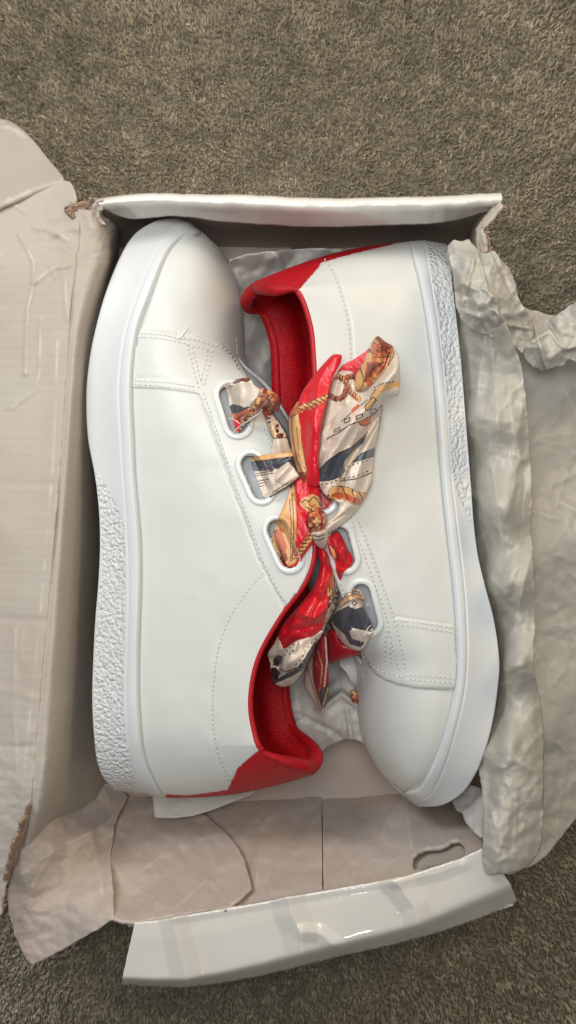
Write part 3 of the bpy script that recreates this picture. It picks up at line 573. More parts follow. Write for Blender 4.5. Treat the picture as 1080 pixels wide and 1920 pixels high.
sheet('lid', LID, [(117, 811, .1065), (134, 500, .106), (125, 345, .101), (70, 1350, .1065), (58, 1500, .105), (5, 1700, .094), (0, 1000, .1035), (0, 500, .102), (-130, 1000, .088), (-130, 470, .088), (-130, 1700, .086), (104, 600, .1063), (85, 1069, .1065)],
      M['card'], box, rand=(22, 90, 15, .0005, 1.5), step=3, thick=.0028, creases=LIDC, crum=(.0004, .009, 3, 1), extra=lambda x, y: .0018*crumple(x, y, .035, 4, 7.)*np.exp(-((x-120)**2/50**2+(y-430)**2/80**2))+.0011*crumple(x, y, .03, 4, 2.)*np.clip((y-1250)/250, 0, 1)+.00004*vnoise(x*.1, y, 3., .22))
sheet('lid_end_flap', [(-130, 150), (-150, 190), (0, 222), (18, 226), (40, 240), (62, 262), (92, 300), (118, 330), (121, 337), (60, 357), (0, 384), (-130, 469)],
      [(0, 385, .1015), (60, 358, .1015), (120, 337, .1005), (0, 222, .044), (40, 240, .052), (90, 298, .078), (-130, 470, .087), (-130, 150, .02)], M['card'], box, step=6, thick=.0025, smooth=False, creases=[([(5, 238), (30, 244), (46, 256)], .0012, 5)], crum=(.0005, .015, 3, 6))
# bottom end: wall in two panels with a seam, a torn corner piece, a loose flap, and the glossy tuck flap folded outwards
zb = rbf([(200, 1500, .006), (540, 1500, .006), (880, 1478, .008), (905, 1592, .100), (780, 1638, .100), (640, 1666, .100), (430, 1703, .100), (250, 1730, .100), (540, 1590, .052), (760, 1560, .052), (330, 1610, .05)])
HAND = [(776, 1630), (772, 1618), (774, 1606), (783, 1597), (800, 1590), (822, 1588), (836, 1583), (846, 1576), (858, 1574), (867, 1581), (872, 1592), (871, 1603), (858, 1611), (838, 1617), (812, 1622), (794, 1628)]
WC0 = [([(603, 1545), (660, 1556), (700, 1570), (768, 1606)], -.0009, 6), ([(700, 1408), (760, 1500), (772, 1590)], .0012, 10), ([(662, 1640), (700, 1612), (770, 1606)], .0009, 6), ([(480, 1535), (492, 1552), (490, 1590), (475, 1680)], .0012, 6), ([(505, 1530), (490, 1548)], .0012, 4), ([(385, 1528), (450, 1590), (470, 1665)], -.001, 6), ([(720, 1480), (735, 1560)], .0008, 12)]
WC = [(a_, b_*1.3, c_*3.0) for a_, b_, c_ in WC0]
sheet('end_panel', [(470, 1480), (602, 1480), (603, 1548), (604, 1674), (540, 1686), (430, 1707), (300, 1728), (240, 1732), (200, 1600), (200, 1480)], zb, M['card2'], box, rand=(10, 120, 13, .0009), step=3, thick=.002, creases=WC, crum=(.0022, .022, 4, 2))
sheet('end_panel', [(604.6, 1480), (890, 1440), (896, 1530), (907, 1593), (850, 1617), (780, 1640), (700, 1656), (606, 1673), (605, 1550)], lambda x, y: zb(x, y)-.0012, M['card2'], box, rand=(10, 120, 14, .0009), step=3, thick=.002, creases=WC, crum=(.0022, .020, 4, 8), holes=[np.array(HAND, float)])
sheet('backing_layer', [(740, 1560), (890, 1540), (906, 1598), (850, 1620), (760, 1645)], lambda x, y: zb(x, y)-.012, M['card'], box, step=6, thick=.002, crum=(.0005, .02, 3, 8))
zf = lambda x, y: zb(x, y)+.004+.004*np.clip((x-380)/90, 0, 1)**2
sheet('inner_flap', [(205, 1475), (300, 1500), (385, 1527), (418, 1555), (445, 1586), (458, 1612), (466, 1640), (471, 1664), (450, 1684), (424, 1703), (380, 1708), (330, 1716), (255, 1729), (230, 1727), (213, 1721), (211, 1660), (205, 1600), (200, 1540)], zf, M['card2'], box, rand=(9, 110, 11, .0007), step=3, thick=.0018,
      creases=[([(190, 1520), (205, 1620), (212, 1720)], .0022, 24), ([(240, 1520), (214, 1560), (205, 1640)], .0018, 20), ([(330, 1700), (400, 1640), (440, 1600)], .0016, 40), ([(250, 1640), (330, 1590), (420, 1560)], .0014, 34)], crum=(.0020, .022, 4, 12))
zc = rbf([(212, 1722, .102), (205, 1600, .058), (215, 1500, .016), (150, 1500, .03), (100, 1520, .055), (60, 1556, .085), (18, 1650, .085), (17, 1714, .084), (62, 1808, .078), (140, 1765, .09), (120, 1640, .075)])
sheet('torn_corner_flap', [(120, 1500), (180, 1460), (240, 1490), (216, 1545), (207, 1600), (212, 1660), (213, 1721), (180, 1744), (140, 1767), (96, 1791), (70, 1806), (58, 1809), (48, 1797), (30, 1758), (17, 1716), (14, 1680), (20, 1645), (30, 1610), (48, 1570), (62, 1548)], zc, M['card2'], box, rand=(15, 110, 12, .0010), step=3, thick=.0022, ragged=1.0,
      creases=[([(22, 1700), (70, 1680), (140, 1650), (204, 1600)], -.0024, 30), ([(40, 1640), (110, 1590), (200, 1545), (240, 1500)], .0034, 24), ([(100, 1520), (98, 1600), (60, 1660)], .0020, 24), ([(60, 1620), (150, 1606), (205, 1570)], -.002, 18), ([(170, 1560), (185, 1640), (200, 1700)], .0016, 16)], crum=(.0024, .022, 4, 15))
sheet('torn_edge', [(60, 1508), (64, 1524), (54, 1545), (50, 1566), (40, 1590), (34, 1612), (22, 1634), (16, 1656), (10, 1655), (14, 1630), (22, 1600), (26, 1578), (36, 1560), (40, 1543), (50, 1528), (52, 1512)], [(58, 1510, .1055), (45, 1560, .1), (12, 1655, .094), (64, 1524, .098)], M['kraft'], box, step=3.5, thick=.0012, ragged=1.6, crum=(.0006, .06, 2, 2))
sheet('torn_edge', [(122, 392), (134, 386), (146, 378), (160, 381), (176, 370), (184, 377), (178, 386), (170, 398), (182, 406), (180, 414), (168, 404), (158, 408), (148, 406), (136, 408), (128, 402)], [(130, 396, .1065), (150, 390, .100), (180, 378, .105), (180, 412, .101)], M['kraft'], box, step=2.2, thick=.0015, ragged=2.0, crum=(.0014, .11, 3, 5))
sheet('wall_edge', [(170, 396), (176, 386), (184, 372), (192, 378), (190, 392), (184, 400), (196, 420), (182, 425)], [(176, 390, .1045), (188, 376, .107), (188, 420, .101)], M['card'], box, step=2.5, thick=.0015, ragged=.7, crum=(.0015, .08, 3, 5))
OUTER = [(228, 1847), (285, 1851), (350, 1852), (425, 1842), (500, 1828), (570, 1811), (640, 1793), (715, 1777), (790, 1758), (830, 1746), (880, 1729), (925, 1712), (970, 1692)]
def zg(x, y):
    d = seg_dist(x, y, OUTER); wd = np.interp(x, [230, 350, 520, 640, 780, 880, 970], [11, 13, 20, 20, 22, 30, 34])
    q = (wd-d)/wd*7; sp_ = np.where(q > 30, q, np.log1p(np.exp(np.minimum(q, 30))))/7
    return .1045-.0020*np.clip(1-(d-wd)/80, 0, 1)-.019*sp_+.0006*np.sin(x/95)
sheet('glossy_tuck_flap', [(252, 1731), (300, 1726), (330, 1720), (380, 1713), (430, 1704), (485, 1695), (540, 1683), (590, 1675), (640, 1665), (710, 1653), (780, 1638), (815, 1627), (850, 1615), (880, 1603), (905, 1591), (925, 1612), (945, 1640), (958, 1660), (970, 1690), (962, 1698), (925, 1712), (880, 1729), (830, 1746), (790, 1758), (715, 1777), (640, 1793), (570, 1811), (500, 1828), (425, 1842), (350, 1852), (285, 1851), (228, 1847), (231, 1826), (238, 1795), (246, 1760)],
      zg, M['gloss'], box, step=3, thick=.0016, ragged=.5, creases=[([(325, 1722), (338, 1780), (354, 1850)], .0036, 30), ([(540, 1684), (548, 1715), (562, 1745), (572, 1815)], .0044, 34), ([(738, 1652), (752, 1665), (778, 1700), (790, 1752)], .0036, 30), ([(330, 1720), (430, 1704), (540, 1683), (738, 1652), (850, 1615)], .0010, 14), ([(570, 1748), (600, 1750), (640, 1783)], .0020, 20), ([(742, 1655), (820, 1638), (870, 1620)], .0010, 16)],
      crum=(.0003, .008, 2, 21))
# ------------------------------------------------------------------ tissue paper
tis = thing('tissue_paper', 'crumpled cream tissue paper draped over the right wall of the box onto the carpet', 'tissue paper', (.11, 0, 0))
zr = rbf([(855, 560, .078), (862, 700, .074), (875, 850, .074), (882, 950, .074), (895, 1050, .074), (920, 1150, .074), (934, 1250, .076), (916, 1350, .078), (895, 1430, .085), (905, 1560, .108), (908, 1634, .1085),
          (900, 600, .108), (915, 800, .110), (925, 950, .112), (940, 1100, .113), (960, 1250, .115), (955, 1400, .116), (955, 1550, .117), (960, 1620, .112), (845, 470, .09),
          (968, 700, .100), (985, 850, .098), (992, 1000, .098), (1000, 1150, .098), (1004, 1280, .098), (1020, 1400, .096), (1016, 1560, .098), (990, 1625, .102)])
sheet('draped_fold', [(838, 470), (870, 470), (900, 480), (930, 560), (955, 620), (975, 680), (988, 760), (994, 850), (998, 940), (996, 1000), (1003, 1080), (1003, 1180), (1001, 1250), (1010, 1300), (1019, 1370), (1020, 1480), (1016, 1570), (1005, 1605), (985, 1627), (960, 1636), (935, 1639), (908, 1634), (905, 1560), (906, 1500), (898, 1450), (890, 1420), (908, 1350), (922, 1280), (922, 1230), (912, 1160), (895, 1090), (880, 1010), (872, 940), (866, 850), (858, 760), (850, 680), (842, 560)],
      zr, M['tissue'], tis, rand=(90, 80, 3, .0009), step=2.6, thick=.0003, smooth=True, ragged=.8, crum=(.0022, .012, 2, 31),
      creases=[(a_, b_*1.1, c_*2.6) for a_, b_, c_ in [([(985, 880), (975, 1010), (945, 1060), (925, 1120)], -.0025, 7), ([(942, 1285), (960, 1262), (990, 1250)], -.0028, 9), ([(1000, 1020), (978, 1110), (968, 1160)], .0026, 6), ([(912, 620), (900, 700), (893, 770)], .0022, 6), ([(918, 620), (926, 700), (930, 730)], .002, 6), ([(890, 782), (960, 790), (972, 800)], .0014, 5), ([(955, 720), (962, 800), (975, 860)], .0018, 6), ([(905, 1410), (925, 1430), (945, 1440)], .0018, 6), ([(972, 1400), (975, 1500), (970, 1580)], -.002, 12), ([(925, 880), (940, 1010)], .0014, 10)]],
      extra=lambda x, y: .0026*crumple(x, y, .026, 3, 3., .4)*np.exp(-((y-1520)/120)**2)+.0014*crumple(x, y, .03, 2, 6.)*np.exp(-((y-700)/120)**2)+.0022*crumple(x, y*.28, .030, 2, 9.)+.0009*crumple(x, y, .045, 2, 4.))
zs = rbf([(975, 640, .078), (985, 900, .074), (990, 1200, .073), (1000, 1450, .078), (960, 1600, .085), (1080, 700, .070), (1090, 1000, .072), (1080, 1300, .070), (1080, 1500, .06), (1020, 1580, .072), (1040, 900, .066), (1045, 1200, .066), (1250, 700, .02), (1250, 1300, .02)])
sheet('outer_sheet', [(960, 600), (1000, 582), (1060, 590), (1250, 540), (1250, 1380), (1180, 1440), (1120, 1500), (1078, 1538), (1045, 1580), (1015, 1612), (985, 1628), (940, 1630), (930, 1500), (950, 1200), (945, 900)], zs, M['tissue'], tis, rand=(130, 90, 5, .0010), step=3, thick=.0003, smooth=True, crum=(.0030, .010, 2, 41),
      extra=lambda x, y: .0020*crumple(x, y, .032, 2, 13.)*np.clip((y-1200)/250, .4, 1.3))
zk = rbf([(842, 460, .100), (870, 480, .112), (905, 520, .124), (900, 570, .126), (940, 560, .122), (850, 560, .104), (880, 612, .106), (930, 634, .108), (985, 655, .104), (980, 590, .112), (925, 472, .106), (960, 520, .108), (1000, 620, .1), (895, 455, .104)])
sheet('crumpled_corner', [(838, 462), (850, 450), (868, 452), (880, 448), (894, 466), (908, 474), (925, 471), (940, 486), (958, 505), (968, 535), (972, 560), (986, 580), (1000, 605), (1000, 628), (990, 648), (978, 662), (966, 650), (940, 640), (915, 630), (885, 620), (866, 602), (855, 575), (850, 530), (846, 495)], zk, M['tissue'], tis, rand=(45, 60, 7, .0016), step=2.5, thick=.0003, ragged=1.0,
      creases=[([(875, 585), (905, 598), (925, 640)], .003, 6), ([(925, 580), (955, 610), (995, 615)], .004, 7), ([(890, 480), (880, 520), (866, 570)], .003, 7), ([(925, 475), (950, 530), (975, 580), (990, 640)], -.003, 6), ([(905, 540), (930, 560), (935, 600)], .003, 6), ([(895, 475), (915, 545)], .0026, 5)],
      crum=(.0060, .024, 3, 17))
zt = rbf([(985, 640, .100), (1010, 600, .088), (1040, 600, .094), (1080, 570, .102), (1080, 640, .108), (1080, 685, .098), (1020, 694, .094), (1040, 660, .106), (1200, 560, .09), (1200, 700, .08)])
sheet('twisted_tail', [(975, 640), (990, 615), (1002, 590), (1025, 600), (1045, 590), (1065, 575), (1085, 563), (1200, 530), (1200, 690), (1085, 682), (1066, 672), (1060, 684), (1040, 690), (1018, 697), (1000, 688), (985, 672)], zt, M['tissue'], tis, rand=(40, 60, 8, .0014), step=2.6, thick=.0003, ragged=.8,
      creases=[([(1000, 640), (1030, 620), (1060, 655), (1080, 650)], .004, 7), ([(1030, 605), (1050, 640), (1062, 660)], -.004, 7), ([(1000, 600), (1015, 660), (1025, 690)], .003, 6)], crum=(.0055, .024, 3, 23))
tin = thing('tissue_paper', 'white tissue paper lying in the box underneath and between the two sneakers', 'tissue paper', (0, 0, .006))
zi = rbf([(440, 480, .066), (440, 620, .06), (500, 470, .062), (600, 462, .05), (560, 520, .03), (700, 600, .02), (440, 560, .045), (450, 720, .05), (510, 640, .022), (520, 760, .025), (540, 1000, .02), (600, 1250, .038), (660, 1380, .04), (700, 1420, .03), (560, 1440, .02), (640, 1330, .046), (430, 1100, .02)])
sheet('between_sheet', [(432, 486), (470, 476), (520, 470), (580, 466), (640, 468), (720, 620), (720, 1300), (712, 1400), (704, 1416), (686, 1396), (664, 1386), (640, 1388), (612, 1402), (585, 1425), (560, 1450), (430, 1440), (400, 1000), (400, 600)], zi, M['tissue2'], tin, rand=(110, 90, 9, .0022), step=4, thick=.0003, ragged=.8, crum=(.0060, .016, 3, 51),
      creases=[([(520, 480), (545, 560), (540, 650)], .004, 12), ([(600, 1330), (640, 1300), (680, 1330)], .006, 10), ([(560, 1340), (620, 1370), (660, 1400)], -.004, 8), ([(500, 600), (530, 680), (520, 740)], .004, 10), ([(650, 1330), (660, 1390)], .004, 6)])
sheet('loose_corner', [(286, 1490), (360, 1480), (480, 1480), (470, 1490), (440, 1502), (400, 1518), (360, 1530), (325, 1534), (290, 1533)], rbf([(290, 1490, .03), (290, 1533, .036), (400, 1518, .034), (470, 1490, .03)]), M['tissue2'], tin, step=4, thick=.0003, crum=(.0016, .02, 3, 3))
sheet('loose_corner', [(846, 1500), (880, 1470), (906, 1480), (908, 1560), (902, 1572), (888, 1560), (872, 1542), (866, 1524), (856, 1520)], rbf([(850, 1500, .06), (905, 1490, .08), (905, 1568, .1), (870, 1530, .075)]), M['tissue2'], tin, step=3.5, thick=.0003, crum=(.003, .03, 3, 3))
sheet('loose_corner', [(640, 1215), (700, 1225), (716, 1262), (690, 1290), (664, 1286), (650, 1262), (636, 1246)], rbf([(640, 1215, .055), (710, 1230, .06), (690, 1290, .05), (650, 1262, .06)]), M['tissue2'], tin, step=3.5, thick=.0003, crum=(.004, .02, 3, 6))

# ------------------------------------------------------------------ printed satin ribbon laces
RED, CREAM, TAN, ORA, BRO, CHA, INK, DRED = [lin(c) for c in ((205, 10, 30), (214, 198, 182), (214, 165, 108), (196, 98, 56), (128, 60, 34), (62, 66, 74), (46, 20, 14), (150, 8, 22))]
def rope(pl, wd, a=TAN, b=ORA, n=None):
    c = resample(smooth_line(pl, 2.0), 1.5); ops = [('line', c, wd+1.6, INK), ('line', c, wd, a)]; d = np.gradient(c, axis=0); d /= np.hypot(d[:, 0], d[:, 1])[:, None]+1e-9; nrm = np.stack([-d[:, 1], d[:, 0]], -1)
    ops.append(('line', c+nrm*wd*.22, wd*.45, b)); st = max(3, int(wd*.75/1.5))
    for i in range(st, len(c)-2, st): ops.append(('line', np.array([c[i]-nrm[i]*wd*.5-d[i]*wd*.35, c[i]+d[i]*wd*.05, c[i]+nrm[i]*wd*.5+d[i]*wd*.4]), 1.3, INK))
    return ops
def paint(x, y, base, ops):
    c = np.tile(base, (len(x), 1))
    for o in ops:
        if o[0] == 'fill': c[inpoly(x, y, o[1])] = o[2]
        elif o[0] == 'line': c[seg_dist(x, y, [tuple(q[:2]) for q in o[1]]) < (o[2]/2 if o[2] > 3 else o[2]/2+.3)] = o[3]
        elif o[0] == 'dots':
            pl = resample(np.array(o[1], float), 1.0); sp = o[2]
            for i in range(int(sp/2), len(pl)-1, int(sp)):
                j = min(i+2, len(pl)-1); d = pl[j]-pl[max(i-1, 0)]; d = d/(np.hypot(*d)+1e-9); c[seg_dist(x, y, [tuple(pl[i]-d*1.2), tuple(pl[i]+d*1.2)]) < 1.15] = INK
        elif o[0] == 'scr':   # engraved scrollwork
            n_ = vnoise(x, y, o[3], 1/o[2]); m_ = vnoise(x, y, o[3]+20, 1/o[2]); k = inpoly(x, y, o[1])
            c[k & (m_ > .25)] = TAN; c[k & (m_ < -.3)] = BRO; c[k & (np.abs(n_) < .10)] = INK
    return c
def ribbon(outline, z, base, ops, parent, folds=(), curl_=.0016, name='ribbon_piece', step=1.2, smooth=True, wav=(0, .05, 1), lift=None, pleat=None):
    ol = smooth_line(outline, 2.0, True)[:-1] if smooth else resample(np.array(outline+outline[:1], float), 2.0)[:-1]
    v, f = triangulate(ol, step); x, y = v[:, 0], v[:, 1]; zf = rbf(z)(x, y)
    for pl, h, wd in folds: zf = zf+h*np.exp(-(seg_dist(x, y, pl)/wd)**2)
    zf = zf-curl_*np.exp(-seg_dist(x, y, np.vstack([ol, ol[:1]]))/3.0)+wav[0]*vnoise(x, y, wav[2], wav[1])+.00012*vnoise(x, y, 3., .2)
    if pleat:
        dx, dy, am, wl = pleat; L_ = math.hypot(dx, dy); al = (x*dx+y*dy)/L_; pe = (x*dy-y*dx)/L_; q_ = vnoise(pe+wl*.5*vnoise(pe, al, 2.2, 1/(wl*5)), al*.14, 6.6, 1/wl); zf = zf+am*(1-2*np.abs(q_))
    if lift is not None:
        S_, eyes = lift; dh = np.full(len(x), 99.)
        for A_, B_, r_ in eyes: dh = np.minimum(dh, seg_dist(x, y, [A_, B_])-(r_-1))
        hz = np.array([(lambda q: -1 if q is None else q[0][2])(S_.hit(a_, b_)) for a_, b_ in zip(x, y)])
        ring = np.exp(-((dh-5)/7)**2); tgt = hz+.0012+.0022*ring+(zf-zf.min())*.25; inside = dh < 0
        zf = np.where((hz > 0) & ~inside, np.maximum(zf, tgt), np.where(inside & (hz > 0), np.maximum(zf, hz-.0035+.0045*np.clip(1+dh/9, 0, 1)), zf))
    o = mesh(name, P(x, y, zf), f, M['ribbon'], parent, cols=paint(x, y, base, ops)); md = o.modifiers.new('thickness', 'SOLIDIFY'); md.thickness = .0004; md.offset = -1; return o
def lace(parent, label):
    o = bpy.data.objects.new('lace', None); COL.objects.link(o); o.parent = parent; o.matrix_parent_inverse = Matrix.Translation(-base_of(parent)); o['label'] = label; return o
lL = lace(shoeL, 'wide satin ribbon lace printed with gold chains on red and cream, tied in a bow')
lR = lace(shoeR, 'wide satin ribbon lace printed red, charcoal and cream')
# --- left sneaker, first eyelet
ribbon([(424, 726), (437, 716), (447, 710), (468, 709), (476, 721), (489, 732), (484, 745), (470, 760), (468, 772), (455, 790), (448, 811), (441, 802), (437, 786), (432, 771), (430, 757), (428, 741)],
       [(426, 735, .094), (432, 765, .095), (447, 808, .094), (440, 720, .103), (465, 712, .112), (488, 733, .114), (470, 750, .115), (455, 775, .109)], CREAM,
       [('fill', [(430, 762), (436, 757), (446, 759), (458, 764), (472, 760), (462, 768), (446, 774), (434, 774)], CHA), ('fill', [(434, 778), (446, 774), (462, 767), (472, 766), (460, 779), (440, 788)], ORA), ('line', [(434, 776), (446, 773), (462, 766), (474, 761)], 1.6, INK),
        ('fill', [(437, 787), (452, 780), (450, 812), (441, 806)], RED), ('line', [(437, 787), (455, 779)], 1.4, INK), ('dots', [(455, 788), (470, 773)], 6), ('fill', [(436, 718), (446, 708), (470, 706), (468, 712), (462, 716), (454, 713), (446, 718)], BRO), ('line', [(437, 719), (446, 717), (454, 713), (462, 716), (470, 711)], 1.3, INK)], lL, lift=(SL, L_EYE),
       folds=[([(448, 712), (452, 735), (450, 760)], .0016, 6), ([(470, 715), (462, 745)], -.001, 7)], wav=(.0008, .07, 2))
ribbon([(484, 741), (487, 731), (496, 727), (510, 734), (522, 742), (526, 757), (520, 772), (508, 774), (496, 767), (478, 783), (457, 800), (450, 806), (449, 797), (462, 780), (472, 764)],
       [(450, 803, .100), (470, 778, .111), (492, 750, .119), (510, 750, .122), (524, 755, .112), (515, 772, .108), (497, 728, .116)], ORA,
       [('scr', [(440, 690), (540, 690), (540, 810), (440, 810)], 7, 2.), ('line', [(452, 802), (472, 782), (492, 762), (508, 742)], 1.4, CREAM), ('line', [(484, 741), (500, 745), (510, 760), (520, 770)], 1.5, INK)], lL, lift=(SL, L_EYE),
       folds=[([(455, 798), (480, 772), (500, 748)], .002, 4), ([(495, 730), (505, 750), (522, 765)], .002, 5), ([(485, 745), (500, 765)], -.002, 4)])
ribbon([(491, 768), (506, 769), (523, 788), (535, 806), (541, 822), (548, 845), (546, 855), (530, 857), (508, 853), (510, 836), (511, 822), (502, 796)],
       [(495, 770, .112), (507, 820, .110), (530, 800, .106), (545, 845, .108), (512, 850, .111), (525, 830, .113)], CREAM,
       [('scr', [(480, 760), (515, 760), (545, 800), (548, 820), (505, 822)], 8, 6.), ('fill', [(488, 764), (508, 764), (500, 790)], BRO), ('line', [(508, 770), (525, 792), (537, 812), (545, 840)], 3, CHA), ('line', [(503, 800), (512, 822), (545, 820)], 1.3, INK)], lL, lift=(SL, L_EYE),
       folds=[([(500, 775), (520, 820), (525, 850)], .0015, 6)])
# second eyelet
ribbon([(472, 860), (494, 853), (523, 849), (546, 848), (550, 857), (540, 868), (524, 886), (508, 908), (500, 926), (492, 926), (484, 906), (477, 886)],
       [(474, 862, .095), (485, 905, .094), (495, 924, .097), (500, 858, .110), (547, 853, .114), (520, 885, .111), (505, 900, .107)], CREAM,
       [('fill', [(468, 850), (552, 840), (552, 857), (520, 860), (472, 866)], TAN), ('fill', [(470, 866), (520, 860), (552, 856), (552, 866), (512, 882), (474, 884)], CHA), ('line', [(470, 866), (520, 860), (550, 856)], 1.2, INK), ('line', [(476, 889), (512, 883)], 1.4, INK), ('line', [(478, 893), (512, 887)], 1.2, INK),
        ('line', [(480, 903), (512, 897)], 1.3, INK), ('line', [(482, 908), (508, 902)], 1.2, INK), ('line', [(484, 913), (506, 908)], 1.2, INK)], lL, lift=(SL, L_EYE), folds=[([(478, 878), (520, 872), (545, 862)], .0015, 6)])
ribbon([(539, 862), (550, 874), (562, 890), (556, 900), (543, 911), (525, 921), (510, 929), (498, 934), (491, 926), (492, 914), (508, 893), (525, 876)],
       [(539, 863, .114), (560, 890, .117), (545, 909, .113), (498, 932, .096), (492, 918, .098), (510, 893, .113), (525, 905, .116)], CREAM,
       [('line', [(539, 862), (550, 874), (561, 890)], 2.0, INK), ('line', [(500, 935), (525, 921), (545, 909), (560, 896)], 2.6, CHA), ('line', [(505, 927), (540, 905)], .9, INK)], lL, lift=(SL, L_EYE), folds=[([(500, 920), (525, 890), (540, 875)], .0018, 6), ([(510, 925), (545, 900)], .0012, 5)], wav=(.0007, .07, 2))
# third eyelet: gold and red ends
ribbon([(549, 908), (541, 926), (530, 952), (520, 975), (512, 1000), (514, 1020), (524, 1038), (534, 1052), (544, 1061), (552, 1046), (556, 1010), (557, 960), (556, 925)],
       [(549, 912, .112), (520, 975, .110), (513, 1005, .099), (535, 1050, .096), (545, 1060, .096), (555, 990, .112), (545, 950, .115)], TAN,
       [('line', [(547, 925), (550, 960), (551, 1000), (548, 1050)], 1.3, INK), ('line', [(543, 935), (546, 980), (545, 1045)], 1.1, BRO), ('fill', [(512, 996), (520, 992), (540, 1048), (532, 1060)], BRO), ('fill', [(516, 1000), (526, 990), (538, 1025), (534, 1040)], ORA)], lL, lift=(SL, L_EYE), folds=[([(545, 925), (530, 980), (530, 1030)], .002, 6)], wav=(.0006, .06, 2))
ribbon([(553, 895), (575, 893), (598, 897), (602, 940), (606, 980), (596, 1006), (578, 1030), (562, 1052), (547, 1062), (541, 1054), (550, 1030), (556, 1000), (556, 950)],
       [(555, 900, .113), (600, 900, .113), (604, 980, .112), (560, 1050, .097), (545, 1058, .095), (575, 1000, .113), (570, 950, .118)], RED,
       rope([(600, 962), (592, 985), (582, 1005), (566, 1028), (548, 1052)], 12)+[('fill', [(561, 945), (566, 935), (576, 931), (586, 926), (598, 932), (604, 950), (598, 966), (584, 962), (572, 956)], TAN), ('line', [(566, 942), (572, 936), (579, 941), (588, 931), (596, 938), (601, 948)], 1.4, INK), ('line', [(573, 950), (590, 962), (600, 962)], 1.5, INK), ('line', [(580, 944), (584, 950), (592, 946)], 1.3, BRO)],
       lL, lift=(SL, L_EYE), folds=[([(575, 900), (578, 950), (572, 1010)], .0015, 8)], wav=(.0006, .06, 5))
